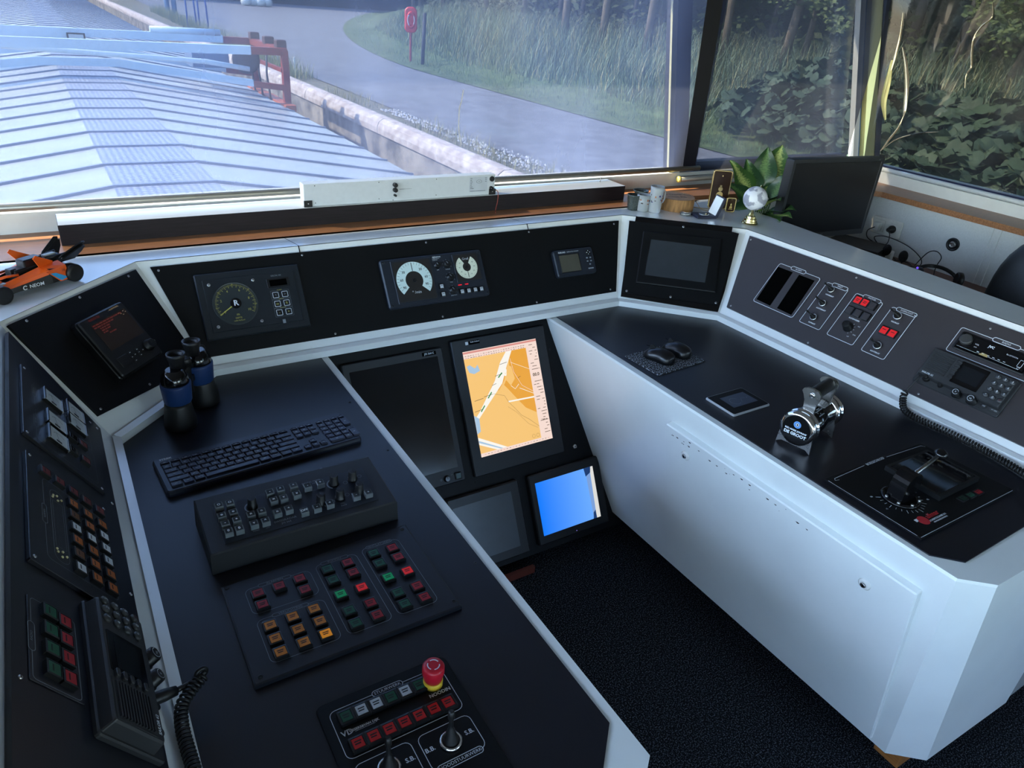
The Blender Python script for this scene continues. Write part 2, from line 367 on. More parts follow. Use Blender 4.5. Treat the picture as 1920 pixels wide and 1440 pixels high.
def glassmat(m, tr, haze, hc, gl, rough, scr=0., wrinkle=False):
    n = m.node_tree.nodes; l = m.node_tree.links; n.clear(); out = n.new('ShaderNodeOutputMaterial')
    t = n.new('ShaderNodeBsdfTransparent'); t.inputs[0].default_value = tr + (1,)
    g = n.new('ShaderNodeBsdfGlossy'); g.inputs['Roughness'].default_value = rough; g.inputs[0].default_value = (.9, .9, .95, 1)
    d = n.new('ShaderNodeBsdfTranslucent'); d.inputs[0].default_value = hc + (1,)
    d2 = n.new('ShaderNodeBsdfDiffuse'); d2.inputs[0].default_value = hc + (1,)
    ds = n.new('ShaderNodeMixShader'); ds.inputs[0].default_value = .25; l.new(d.outputs[0], ds.inputs[1]); l.new(d2.outputs[0], ds.inputs[2])
    m1 = n.new('ShaderNodeMixShader'); l.new(t.outputs[0], m1.inputs[1]); l.new(ds.outputs[0], m1.inputs[2])
    m2 = n.new('ShaderNodeMixShader'); l.new(m1.outputs[0], m2.inputs[1]); l.new(g.outputs[0], m2.inputs[2]); l.new(m2.outputs[0], out.inputs[0])
    tc = n.new('ShaderNodeTexCoord'); no = n.new('ShaderNodeTexNoise'); no.inputs['Scale'].default_value = 3; no.inputs['Detail'].default_value = 5
    mp = n.new('ShaderNodeMapping'); mp.inputs['Scale'].default_value = (1, 1, .35); l.new(tc.outputs['Object'], mp.inputs[0]); l.new(mp.outputs[0], no.inputs['Vector'])
    r = n.new('ShaderNodeMapRange'); r.inputs['From Min'].default_value = .3; r.inputs['From Max'].default_value = .7
    r.inputs['To Min'].default_value = haze * .6; r.inputs['To Max'].default_value = haze * 1.4; l.new(no.outputs['Fac'], r.inputs[0]); l.new(r.outputs[0], m1.inputs[0])
    fr = n.new('ShaderNodeLayerWeight'); fr.inputs[0].default_value = .25; mr = n.new('ShaderNodeMapRange'); mr.inputs['To Min'].default_value = gl; mr.inputs['To Max'].default_value = min(1, gl * 5)
    l.new(fr.outputs['Fresnel'], mr.inputs[0]); l.new(mr.outputs[0], m2.inputs[0])
    return m
glassmat(GL, (.93, .95, .95), .012, (.8, .85, .95), .03, .0)
FILM = bpy.data.materials.new('sun_film'); FILM.use_nodes = True; glassmat(FILM, (.18, .196, .22), .072, (.55, .64, 1.0), .010, .08)
FILM2 = bpy.data.materials.new('sun_film_grey'); FILM2.use_nodes = True; glassmat(FILM2, (.135, .138, .145), .026, (.62, .66, .8), .010, .1)
def pane(par, x0, x1, z0=1.1):
    g = MB(); slab(g, x0, x1, z0, ZC - .03, .045, .051); part(par, 'pane', g, GL)
pane(w1, WX0, WXM + .05); pane(w2, WXM + .1, 3.60)
# posts: the inner jamb, its sunlight put into the cream colour, and the dark bronze mullion between the two front windows, and the corner
b = MB(); slab(b, WXM - .022, WXM + .008, 1.09, ZC, .0, .012); struct('trim_4', b, mat('sunlit_jamb_cream', (228, 218, 176), .4, var=.03))
b = MB(); slab(b, WXM + .009, WXM + .10, 1.1, ZC, .01, .07); struct('trim_5', b, BROWNF)
def post(n, x0, x1, t0, t1, m):     # corner posts lean forward and a little inward
    b = MB(); k = -.085 * (ZC - 1.03); y0, y1 = lean(2.35, 1.03), lean(2.35, ZC)
    b.add([(x0, y0 + t0, 1.03), (x1, y0 + t0, 1.03), (x1, y0 + t1, 1.03), (x0, y0 + t1, 1.03), (x0 + k, y1 + t0, ZC), (x1 + k, y1 + t0, ZC), (x1 + k, y1 + t1, ZC), (x0 + k, y1 + t1, ZC)],
          [(3, 2, 1, 0), (4, 5, 6, 7), (0, 1, 5, 4), (1, 2, 6, 5), (2, 3, 7, 6), (3, 0, 4, 7)]); struct('trim_%d' % n, b, m)
post(6, 3.592, 3.632, 0, .03, PVC); post(7, 3.633, 3.672, .02, .05, mat('pale_blue_frame', (96, 120, 150), .35)); post(8, 3.673, 3.765, -.005, .04, mat('sunlit_post_yellow', (226, 214, 140), .35, var=.04)); post(10, 3.766, 3.81, -.01, .04, NAVY)  # yellow of the corner post is warm sunlight put into its colour
# starboard window: white sill, rail, blue frame, pane
b = MB(); b.box(3.60, YA + .1, 1.03, 3.66, 2.23, 1.082); struct('trim_9', b, PVC)
f = MB(); f.box(3.64, YA + .1, 1.088, 3.69, 2.27, 1.108).box(3.63, YA + .1, ZC - .06, 3.68, 2.23, ZC); w3 = struct('window_3', f, NAVY)
part(w3, 'pane', MB().box(3.665, YA + .1, 1.11, 3.67, 2.23, ZC - .05), GL)
f = MB(); f.box(XS - .0, YA + .1, 1.03, 3.66, YA + .2, ZC); struct('trim_11', f, PVC)

# ---- pull-down sun film blinds
def blind(label, x0, x1, zr, t, film, name='sun_film_blind'):
    T = thing(name, label, 'blind')
    f = MB(); N = 24; rows = 10; vs = []
    for j in range(rows + 1):
        z = zr + (ZC - .03 - zr) * j / rows
        for i in range(N + 1):
            x = x0 + (x1 - x0) * i / N
            vs.append((x, YF + t + .0015 * noise.noise((x * 3, z * 2, 1)), z))
    f.add(vs, [(j * (N + 1) + i, j * (N + 1) + i + 1, (j + 1) * (N + 1) + i + 1, (j + 1) * (N + 1) + i) for j in range(rows) for i in range(N)], True)
    part(T, 'film_sheet', f, film)
    r = MB(); r.tube([(x0 - .02, YF + t - .012 + (zr - 1.12) * LEAN, zr - .008), (x1 + .012, YF + t - .012 + (zr - 1.12) * LEAN, zr - .008)], .0105, 14); part(T, 'bottom_rail', r, RAILM)
    r = MB(); r.tube([(x0 - .02, YF + t - .012, ZC - .03), (x1 + .012, YF + t - .012, ZC - .03)], .024, 14); part(T, 'roller', r, RAILM)
    return T
T = BL1 = blind('wide bluish sun film blind pulled down over the front window above the dash', WX0, 2.462, 1.12, -.026, FILM)
b = MB(); b.add([(2.382, YF - .0275, 1.122), (2.456, YF - .0275, 1.122), (2.452, YF - .0275, 1.45), (2.42, YF - .0275, ZC - .04), (2.33, YF - .0275, ZC - .04)], [(0, 1, 2, 3, 4)]); part(T, 'dark_hem', b, mat('dark_hem', (22, 20, 30), .3, var=.15, vs_=8))
T = blind('narrower grey sun film blind with a yellow end cap behind the potted plant', 2.385, 3.572, 1.072, -.010, FILM2)
c = MB(); c.T = Matrix.Translation((2.37, YF - .03, 1.064)) @ Matrix.Rotation(-pi / 2, 4, 'Y'); c.lathe([(.0135, -.004), (.0135, .006), (.008, .009)], 14); part(T, 'end_cap', c, mat('yellowed_plastic', (226, 206, 110), .35))
# crumpled film on the starboard window
T = thing('crumpled_film_blind', 'crumpled see-through film blind on the starboard side window', 'blind')
f = MB(); ny, nz = 150, 90; vs = []
def crum(y, z):
    d = .0
    cx = 1.98 + .05 * sin((z - 1.1) * 5)
    d -= .030 * math.exp(-((y - cx) / .05) ** 2) * min(1, max(0, (z - 1.16) * 3))
    d -= .022 * math.exp(-((y - 2.10 - .02 * sin(z * 9)) / .025) ** 2)
    q = (y - 2.17) * .8 + (z - 1.15) * .62; d -= .016 * math.exp(-(q / .012) ** 2) * math.exp(-((y - 2.05) / .12) ** 2)
    k = 1.47 + .05 * sin((z - 1.4) * 8) ; w_ = min(1, max(0, (z - 1.38) * 6))
    d -= .02 * w_ * (math.exp(-((y - k) / .018) ** 2) + math.exp(-((y - k - .09) / .014) ** 2))
    d -= .004 * abs(noise.noise((y * 2, z * 3.2, 7))) + .003 * noise.noise((y * 5, z * 7, 3)) + .003 * noise.noise((y * 1.2, z * 16, 9)) * max(0, 1 - (z - 1.1) * 3)
    return d
for j in range(nz + 1):
    z = 1.115 + (ZC - .05 - 1.115) * j / nz
    for i in range(ny + 1):
        y = -1 + 3.2 * i / ny if i < 10 else -.786 + (2.33 + .786) * (i - 10) / (ny - 10); vs.append((3.652 + crum(y, z), y + (i / ny) ** 8 * .17 * (z - 1.115), z))
f.add(vs, [(j * (ny + 1) + i, (j + 1) * (ny + 1) + i, (j + 1) * (ny + 1) + i + 1, j * (ny + 1) + i + 1) for j in range(nz) for i in range(ny)], True)
FILM3 = bpy.data.materials.new('crumpled_film'); FILM3.use_nodes = True; glassmat(FILM3, (.105, .105, .10), .015, (.8, .78, .74), .012, .10)
part(T, 'film_sheet', f, FILM3)
r = MB(); r.tube([(3.625, -1, 1.092), (3.625, 2.262, 1.092)], .0105, 12); part(T, 'bottom_rail', r, PVC)
r = MB(); r.tube([(3.63, -1, ZC - .04), (3.63, 2.2, ZC - .04)], .02, 12); part(T, 'roller', r, RAILM)

# folds of the crumpled film, their gold highlights put into the colour, and a scratch crease in the front film
FOLD = mat('film_fold_highlight', (222, 206, 176), .12, .75, var=.1, vs_=30)
def fold(par, pts, w, m, flip=False):
    p = smooth_path([(3.640, y, z) for y, z in pts], 10); n = len(p); vs = []
    for i, q in enumerate(p):
        t = (p[min(i + 1, n - 1)] - p[max(i - 1, 0)]).normalized(); s = Vector((0, -t.z, t.y)); ww = w * (.25 + .75 * sin(pi * (i + .5) / n)) * .5
        for k in range(5): a = -1 + k / 2; vs.append(tuple(q + s * ww * a + Vector((-.006 * (1 - a * a) * (.3 + .7 * sin(pi * (i + .5) / n)), 0, 0))))
    b = MB(); b.add(vs, [(i * 5 + k, (i + 1) * 5 + k, (i + 1) * 5 + k + 1, i * 5 + k + 1) for i in range(n - 1) for k in range(4)], True); part(par, 'fold_reflection', b, m)
CREAMREF = mat('cream_reflection', (186, 176, 112), .3, .2, var=.15, vs_=20)  # reflection of the cream post in the film, drawn as a coloured ribbon
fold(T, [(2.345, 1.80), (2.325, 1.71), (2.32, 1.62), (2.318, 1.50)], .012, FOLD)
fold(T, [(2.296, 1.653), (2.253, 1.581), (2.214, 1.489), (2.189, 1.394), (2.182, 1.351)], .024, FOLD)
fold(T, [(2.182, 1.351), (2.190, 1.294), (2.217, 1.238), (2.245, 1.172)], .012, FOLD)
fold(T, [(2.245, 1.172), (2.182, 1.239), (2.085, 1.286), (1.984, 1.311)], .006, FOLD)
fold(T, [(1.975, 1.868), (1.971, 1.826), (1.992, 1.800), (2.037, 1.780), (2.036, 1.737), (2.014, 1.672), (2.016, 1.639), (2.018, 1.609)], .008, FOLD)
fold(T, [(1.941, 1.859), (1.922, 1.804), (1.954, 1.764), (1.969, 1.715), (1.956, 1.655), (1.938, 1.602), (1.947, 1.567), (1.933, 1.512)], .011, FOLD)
fold(T, [(2.33, 1.591), (2.318, 1.499), (2.308, 1.402), (2.270, 1.319)], .034, CREAMREF)
b = MB(); b.T = Matrix.Translation((0, 2.3615, 0)) @ Matrix.Rotation(pi / 2, 4, 'X')
q = smooth_path([(1.267, 1.425, 0), (1.261, 1.387, 0), (1.254, 1.361, 0), (1.255, 1.289, 0), (1.268, 1.239, 0)], 5); b.line([(p[0], p[1]) for p in q], .005, 0)
part(BL1, 'scratch_crease', b, mat('film_scratch', (206, 206, 214), .5))
# ------------------------------------------------------------------ console: dash, two desks, sloping screen panel
def fw(F, u, v, h=0): return tuple(F @ Vector((u, v, h)))
bb = [(.011, .372, .752), (.009, 1.609, .752), (.27, 1.867, .752), (1.6802, 1.8665, .752), (1.943, 1.6177, .752), (1.990, .372, .752)]
tt = [(-.152, .372, 1.03), (-.156, 1.738, 1.03), (.141, 2.047, 1.03), (1.80, 2.052, 1.03), (2.152, 1.754, 1.03), (2.200, .372, 1.03)]
rear = [(-.40, .372), (-.40, 2.0), (-.25, 2.147), (2.18, 2.147), (2.40, 2.147), (2.395, 1.80), (2.325, .372)]
T = thing('dash_console', 'white painted U-shaped dash with sloping instrument fascia around the desks', 'console', at=(1, 1.9, .75))
Mi = Matrix.Translation((-1, -1.9, -.75))
b = MB(); b.T = Mi
NF = [(Vector(bb[i + 1]) - Vector(bb[i])).cross(Vector(tt[i]) - Vector(bb[i])).normalized() for i in range(5)]
def mitre(i):
    if i == 0: return NF[0] * .0045
    if i == 5: return NF[4] * .0045
    return (NF[i - 1] + NF[i]) / (1 + NF[i - 1].dot(NF[i])) * .0045
for i in range(5):
    n = (Vector(bb[i + 1]) - Vector(bb[i])).cross(Vector(tt[i]) - Vector(bb[i])).normalized() * .0045
    q = [Vector(bb[i]) + Vector((0, 0, .013)), Vector(bb[i + 1]) + Vector((0, 0, .013)), Vector(tt[i + 1]), Vector(tt[i])]
    b.add([tuple(p - mitre(j)) for p, j in zip(q, (i, i + 1, i + 1, i))], [(0, 1, 2, 3)])
    # low upstand with a ledge at the foot of the fascia
    o = Vector((n.x, n.y, 0)).normalized() * .009; a0, a1 = Vector(bb[i]), Vector(bb[i + 1])
    b.add([tuple(a0 + o), tuple(a1 + o), tuple(a1 + o + Vector((0, 0, .019))), tuple(a0 + o + Vector((0, 0, .019))), tuple(q[0] - n * 2 + Vector((0, 0, .016))), tuple(q[1] - n * 2 + Vector((0, 0, .016)))], [(0, 1, 2, 3), (3, 2, 5, 4)])
part(T, 'fascia', b, WHITE)
b = MB(); b.T = Mi
ring = [(x, y) for x, y, z in tt] + rear[::-1]
b.add([(x, y, 1.03) for x, y in ring], [(0, 1, 11, 12), (1, 2, 10, 11), (2, 3, 9, 10), (3, 4, 7, 8, 9), (4, 5, 6, 7)])
b.add([(x, y, 1.03) for x, y in rear] + [(x, y, .085) for x, y in rear], [(i, i + 1, i + 8, i + 7) for i in range(6)])
b.add([bb[5], tt[5], (2.325, .372, 1.03), (2.325, .372, .085), (1.990, .372, .085)], [(0, 1, 2, 3, 4)])
part(T, 'top', b, WHITE)
def joint(F, u, v0, v1, h=-.003): 
    m = MB(); m.box(u - .0012, v0, h, u + .0012, v1, h + .0012); m.T = None
    me = m; me.v = [tuple(Mi @ (F @ Vector(p))) for p in me.v]; part(T, 'joint_line', me, BLKD)
for u, v0, v1 in ((.573, .296, .318), (1.372, .296, .318), (.581, -.01, .033), (1.366, -.01, .034)): joint(FP, u, v0, v1)
for x0, x1 in ((.552, .573), (1.345, 1.372)):
    m = MB(); m.add([tuple(Mi @ Vector(p)) for p in ((x1 - .001, 2.047, 1.0304), (x1 + .001, 2.047, 1.0304), (x0 + .001, 2.146, 1.0304), (x0 - .001, 2.146, 1.0304))], [(0, 1, 2, 3)]); part(T, 'joint_line', m, BLKD)
# fascia boards
def board(name, label, F, pts, mt, scr=(), th=.004, grp=None):
    B = thing(name, label, 'panel', F, grp); part(B, 'board', MB().prism(pts, -.004, th), mt); screws(B, scr, .0032, th); return B
board('instrument_board', 'long black instrument board across the front dash between its two corner boards', FP, [(.248, .034), (1.684, .034), (1.772, .296), (.172, .296)], BLK,
      [(.576, .287), (.975, .287), (1.368, .287), (.621, .043), (.975, .043), (1.335, .041), (1.66, .045), (1.745, .285), (.19, .285)])
board('instrument_board', 'black instrument board with the tilted alarm display in the port corner of the dash', CL, [(.026, -.272), (.374, -.309), (.406, -.019), (.006, -.014)], BLK,
      [(.048, -.022), (.203, -.024), (.370, -.027), (.193, -.278), (.04, -.262)])
board('instrument_board', 'dark grey control board of the starboard dash with toggles and radios', RB, [(.008, .042), (1.235, .036), (1.235, .318), (-.095, .318)], LAMG, [(-.08, .305), (.352, .306), (.777, .3), (.02, .052), (.35, .048), (.726, .047)])
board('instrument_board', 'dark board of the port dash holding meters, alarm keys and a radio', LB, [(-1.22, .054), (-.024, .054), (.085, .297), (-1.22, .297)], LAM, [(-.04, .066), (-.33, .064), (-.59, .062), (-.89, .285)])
# port desk
T = thing('desk_cabinet', 'port side desk with black top and white edges holding the keyboard', 'desk', at=(.3, 1.1, 0))
def M_(o): return Matrix.Translation(-Vector(o))
b = MB(); b.T = M_((.3, 1.1, 0))
topL = [(-.012, .377), (.52, .377), (.585, .43), (.585, 1.888), (.18, 1.888), (-.012, 1.69)]
botL = [(-.012, .377), (.40, .385), (.45, .44), (.45, 1.58), (.18, 1.58), (-.012, 1.58)]
b.loops([[(x, y, .085) for x, y in botL], [(x, y, .749) for x, y in topL]]); part(T, 'cabinet_body', b, WHITED)
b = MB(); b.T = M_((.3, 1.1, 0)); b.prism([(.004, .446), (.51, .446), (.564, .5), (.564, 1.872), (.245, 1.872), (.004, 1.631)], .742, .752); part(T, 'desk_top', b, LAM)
screws(T, [(.466 - .3, 1.05 - 1.1), (.011 - .3, 1.375 - 1.1), (.011 - .3, 1.067 - 1.1), (.548 - .3, 1.58 - 1.1), (.55 - .3, 1.33 - 1.1), (.55 - .3, .9 - 1.1)], .003, .752, BLKP)
# starboard desk
T = thing('desk_cabinet', 'starboard desk cabinet with white locked front door and black top', 'desk', at=(1.7, 1.1, 0))
Mi2 = M_((1.7, 1.1, 0)); b = MB(); b.T = Mi2
topR = [(1.371, 1.878), (1.400, .425), (1.460, .374), (1.99, .366), (1.99, 1.60), (1.70, 1.878)]
botR = [(1.513, 1.585), (1.534, .44), (1.612, .374), (1.99, .366), (1.99, 1.58), (1.70, 1.585)]
b.loops([[(x, y, .085) for x, y in botR], [(x, y, .742) for x, y in topR], [(x + .002, y, .749) for x, y in topR]]); part(T, 'cabinet_body', b, WHITED)
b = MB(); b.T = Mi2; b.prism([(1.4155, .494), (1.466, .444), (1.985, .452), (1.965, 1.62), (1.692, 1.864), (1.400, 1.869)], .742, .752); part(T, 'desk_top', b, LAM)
RF = frame((1.4003, .4247, .75), (.0199, -.9998, 0), (-.2222, -.0044, .975))
D = part(T, 'door', MB(), WHITED); bd = MB(); bd.T = Mi2 @ RF; bd.rb(-.438, -.375, .772, .580, .003, .024, .004, .003); D.data = bd.mesh('door', WHITED)
lk = MB(); lk.T = Mi2 @ RF
for u, v in ((-.741, -.152), (-.163, -.156)):
    lk = MB(); lk.T = Mi2 @ RF; lk.lathe([(.015, .022), (.015, .027), (.011, .030)], 20, (u, v, 0)); lk.m = 1; lk.lathe([(.007, .030), (.006, .033)], 14, (u, v, 0)); lk.m = 2; lk.box(u - .0012, v - .005, .033, u + .0012, v + .005, .0336); part(D, 'lock', lk, [PVC, STEEL, BLKD])
sl = MB(); sl.T = Mi2 @ RF; sl.rb(-.436, -.375, .780, .588, .0002, .0028, .004, 0); part(D, 'door_gap_shade', sl, BLKD)  # dark sheet standing in for the shade in the gap around the door
rr = random.Random(3); bd.m = 1      # chipped paint along the top edge of the door
for k in range(26):
    u = -.80 + rr.random() ** 1.6 * .5; v = -.095 - rr.random() * .022; s_ = .001 + rr.random() * .004; bd.flat([(u + s_ * cos(a) * (1.5 if i % 2 else .8), v + s_ * .5 * sin(a)) for i, a in enumerate([2 * pi * j / 7 for j in range(7)])], .0244)
D.data = bd.mesh('door', [WHITED, mat('chipped_primer', (60, 54, 50), .8)])
hl = MB(); hl.T = Mi2 @ RF
for u, v in ((-.873, -.155), (-.869, -.184), (-.874, -.207)): hl = MB(); hl.T = Mi2 @ RF; hl.lathe([(.0022, .0), (.0018, .0006)], 10, (u, v, 0)); part(T, 'screw_hole', hl, BLKD)
for x, y in ((1.60, .42), (2.08, .40), (1.62, 1.45)):
    ft = MB(); ft.T = Mi2; ft.box(x, y, 0, x + .07, y + .07, .0855, .004); part(T, 'foot', ft, mat('oak_block', (150, 96, 48), .5, var=.25, vs_=20, stretch=(1, 1, 8)))
# sloping panel with the screens, and the reddish plinth under it
T = thing('screen_board', 'black sloping board between the two desks carrying four screens', 'panel', CP)
part(T, 'board', MB().prism([(.42, -.80), (1.55, -.80), (1.385, .03), (.56, .03)], -.02, 0), BLK)
screws(T, [(1.363, -.119), (.60, -.05), (.96, -.05), (.99, -.5), (.62, -.5)], .003, 0, BLKP)
lk = MB(); lk.lathe([(.008, 0), (.008, .006), (.006, .007)], 16, (1.397, -.475, 0)); lk.m = 1; lk.box(1.394, -.476, .007, 1.4, -.474, .008); part(T, 'key_lock', lk, [STEEL, BLKD])
solo('plinth_strip', 'dark red plinth strip at the foot of the dim square screen', 'strip', MB().box(.9, -.012, .0, 1.14, .002, .026), mat('red_brown_paint', (92, 42, 32), .5), Matrix.Translation((0, 1.487, 0)))

# ------------------------------------------------------------------ instruments of the front dash
BT = .0045     # face of the boards
def ring_ticks(b, cx, cy, r0, r1, a0, a1, n, w, z):
    for i in range(n + 1):
        a = a0 + (a1 - a0) * i / n; b.line([(cx + r0 * cos(a), cy + r0 * sin(a)), (cx + r1 * cos(a), cy + r1 * sin(a))], w, z)
# depth gauge
GAUGE = mat('gauge_black', (25, 30, 35), .4, var=.06, vs_=40, bump=.05, bs=900)
T = thing('depth_gauge', 'dark depth gauge with round yellow-marked dial and six square keys', 'gauge', at(FP, .270, .076, BT))
b = MB(); b.loops([rrect(.142, .092, .284, .184, .003, 3, 0), rrect(.142, .092, .284, .184, .003, 3, .009), rrect(.142, .092, .278, .178, .003, 3, .012)])
part(T, 'housing', b, GAUGE)
b = MB(); b.rb(.142, .0925, .248, .147, .0115, .0145, .002, .001); part(T, 'face_plate', b, GAUGE)
cx, cy, R = .0915, .0915, .058
b = MB(); b.lathe([(R + .002, .0145), (R + .002, .0165), (R, .0165), (R - .001, .0155)], 48, (cx, cy, 0)); part(T, 'dial', b, GLASSD)
b = MB(); a0, a1 = radians(213), radians(-33); z = .0168
ring_ticks(b, cx, cy, .045, .0535, a0, a1, 20, .0009, z); ring_ticks(b, cx, cy, .049, .0535, a0, a1, 60, .0006, z); b.m = 1
for i, t in enumerate(('0', '2', '4', '6', '8', '10')):
    a = a0 + (a1 - a0) * i / 5; b.text(t, cx + .0385 * cos(a), cy + .0385 * sin(a), .0095, z)
for i, t in enumerate(('5', '10', '15', '20', '25')):
    a = a0 + (a1 - a0) * (i + .5) / 5; b.text(t, cx + .0535 * cos(a), cy + .0535 * sin(a), .005, z)
b.text('m', cx, cy - .031, .0105, z); b.text('DEPTE', cx, cy - .041, .0062, z); b.text('radio holland', cx, cy - .048, .0055, z)
part(T, 'dial_markings', b, [YEL, YEL])
b = MB(); a = radians(211); b.prism([(cx + .012 * cos(a + .12), cy + .012 * sin(a + .12)), (cx + .012 * cos(a - .12), cy + .012 * sin(a - .12)), (cx + .054 * cos(a - .012), cy + .054 * sin(a - .012)), (cx + .054 * cos(a + .012), cy + .054 * sin(a + .012))], .017, .018)
part(T, 'needle', b, mat('needle_yellow', (200, 190, 90), .5))
b = MB(); b.cyl(cx, cy, .0145, .0165, .0205, 28, .001); b.m = 1; z = .0207
b.text('R', cx, cy, .021, z, bold=.0006); part(T, 'hub', b, [BLKG, INK])
screws(T, [(.033, .151), (.150, .151), (.150, .0335), (.034, .0335)], .0045, .0145)
b = MB(); b.rb(.217, .1355, .062, .026, .0145, .0165, .001, .0005); b.m = 1; b.flat([(.193, .1265), (.241, .1265), (.241, .1445), (.193, .1445)], .0167); part(T, 'digital_display', b, [BLKP, BLKD])
for i, t in enumerate(('<', '>', 'm', 'ft', '-', '+')):
    x, y = .2025 + .0258 * (i % 2), .1005 - .0255 * (i // 2)
    k = part(T, 'key', cached('dkey', lambda: (lambda q: (q.rb(0, 0, .019, .019, 0, .0018, .002, .0004), setattr(q, 'm', 1), q.rline(-.0078, -.0078, .0078, .0078, .0014, .0019, .0016))[0])(MB()).mesh('key', [BLKP, INK])), None, loc=(x, y, .0145))
    s = MB(); s.text(t, 0, 0, .010, .002); part(k, 'symbol', s, YEL if i > 1 else INKG)
b = MB(); b.text('DELTA 100', .215, .1565, .006, .0148)
for y, t in ((.1145, 'ALARM'), (.0885, 'DEPTH'), (.0633, 'FUNCTIE')):
    b.rline(.190, y - .0255, .2413, y - .0012, .0004, .0148, .001); b.m = 1; b.text(t, .2155, y, .0042, .0149); b.m = 0
b.m = 0; b.box(.2065, .018, .0145, .2145, .029, .0149); b.m = 2; b.box(.2145, .018, .0145, .2235, .029, .0149); part(T, 'lettering', b, [INKG, YEL, GAUGE])
# rate of turn / steering pilot
T = thing('turn_rate_pilot', 'dark steering pilot unit with a large and a small pale dial and red lamps', 'gauge', at(FP, .799, .087, BT))
b = MB(); b.rb(.179, .078, .356, .156, 0, .014, .008, .004); part(T, 'housing', b, BLUEP)
b = MB(); b.rb(.101, .080, .136, .136, .0138, .0175, .002, .001); b.m = 1; b.rb(.101, .080, .126, .126, .0172, .0178, .001, 0); part(T, 'large_bezel', b, [BLUEP, mat('brown_black_face', (36, 33, 31), .4)])
b = MB(); b.rb(.293, .101, .094, .094, .0138, .0175, .002, .001); b.m = 1; b.rb(.293, .101, .086, .086, .0172, .0178, .001, 0); part(T, 'small_bezel', b, [BLUEP, MATS['brown_black_face']])
def sector(b, cx, cy, r0, r1, a0, a1, z, n=40):
    vs = [(cx + r * cos(a0 + (a1 - a0) * i / n), cy + r * sin(a0 + (a1 - a0) * i / n), z) for r in (r0, r1) for i in range(n + 1)]
    b.add(vs, [(i, n + 1 + i, n + 2 + i, i + 1) if a1 < a0 else (i, i + 1, n + 2 + i, n + 1 + i) for i in range(n)])
PALE = mat('pale_dial', (190, 208, 206), .5, var=.02, emit=(170, 200, 196), es=.12 * ES)
PALE2 = mat('cream_dial', (206, 210, 190), .5, var=.02, emit=(190, 196, 170), es=.08 * ES)
cx, cy = .100, .080; b = MB(); sector(b, cx, cy, .0295, .0595, radians(-42), radians(222), .0182); b.m = 1; z = .0185
ring_ticks(b, cx, cy, .050, .058, radians(-30), radians(210), 24, .0008, z)
for d, t in ((90 + 48, '30'), (90 + 84, '60'), (90 + 118, '90'), (90 - 40, '30'), (90 - 80, '60'), (90 - 112, '90')):
    a = radians(d); b.text(t, cx + .0425 * cos(a), cy + .0425 * sin(a), .011, z, bold=.0002)
b.line([(cx, cy + .03), (cx, cy + .056)], .0022, .0188); part(T, 'large_dial', b, [PALE, DARKINK])
b = MB(); b.lathe([(.007, .0178), (.006, .021)], 18, (cx, cy, 0)); part(T, 'dial_hub', b, BLKP)
cx2, cy2 = .291, .102; b = MB(); sector(b, cx2, cy2, .0145, .0385, radians(122), radians(418), .0182); b.m = 1
ring_ticks(b, cx2, cy2, .033, .0375, radians(132), radians(408), 28, .0006, z)
for d, t in ((148, '40'), (180, '30'), (212, '20'), (244, '10'), (296, '10'), (328, '20'), (0, '30'), (32, '40')):
    a = radians(d); b.text(t, cx2 + .027 * cos(a), cy2 + .027 * sin(a), .0062, z)
b.line([(cx2, cy2 - .015), (cx2, cy2 - .035)], .0018, .0188); part(T, 'small_dial', b, [PALE2, DARKINK])
b = MB(); b.lathe([(.0055, .0178), (.005, .020)], 18, (cx2, cy2, 0)); part(T, 'dial_hub', b, BLKP)
for x, y, r in ((.189, .119, .0095), (.224, .119, .011), (.226, .076, .011), (.2255, .033, .0115)): knob(T, x, y, .014, r, .012, ink=INKG)
for x, y in ((.187, .050), (.187, .0245), (.255, .0245), (.279, .0245), (.303, .0245), (.326, .0245)): button(T, x, y, .0135, .0165, .0165, WCAP, 1, 'square_key')
b = MB(); b.text('/min', cx + .004, cy - .038, .013, .0182); b.arc(cx - .013, cy - .034, .0016, 0, 2 * pi, .0009, .0182, 10); b.text('Grad', cx2, cy2 + .027, .011, .0182)
b.text('alphatron', .193, .1465, .0075, .0143, bold=.0002); b.text('MARINE PILOT', .190, .1405, .0038, .0143); b.text('SUPERIOR', .186, .1365, .0038, .0143)
for x, y, t in ((.189, .104, 'DIM'), (.224, .1025, 'RUDDER'), (.226, .0595, 'YAW'), (.2255, .0165, 'SENSITIVITY')): b.text(t, x, y, .0042, .0143)
for x, y in ((.224, .119), (.226, .076), (.2255, .033)): ring_ticks(b, x, y, .0145, .0165, radians(-30), radians(210), 6, .0007, .0143)
part(T, 'lettering', b, INK)
b = MB(); b.box(.2475, .0455, .0139, .2605, .0485, .0144); b.box(.2725, .0455, .0139, .2845, .0485, .0144); part(T, 'indicator_lamp', b, glow('red_led', (255, 40, 60), .9))
screws(T, [(.012, .146), (.346, .146), (.346, .010), (.012, .010)], .004, .014, GREYP)
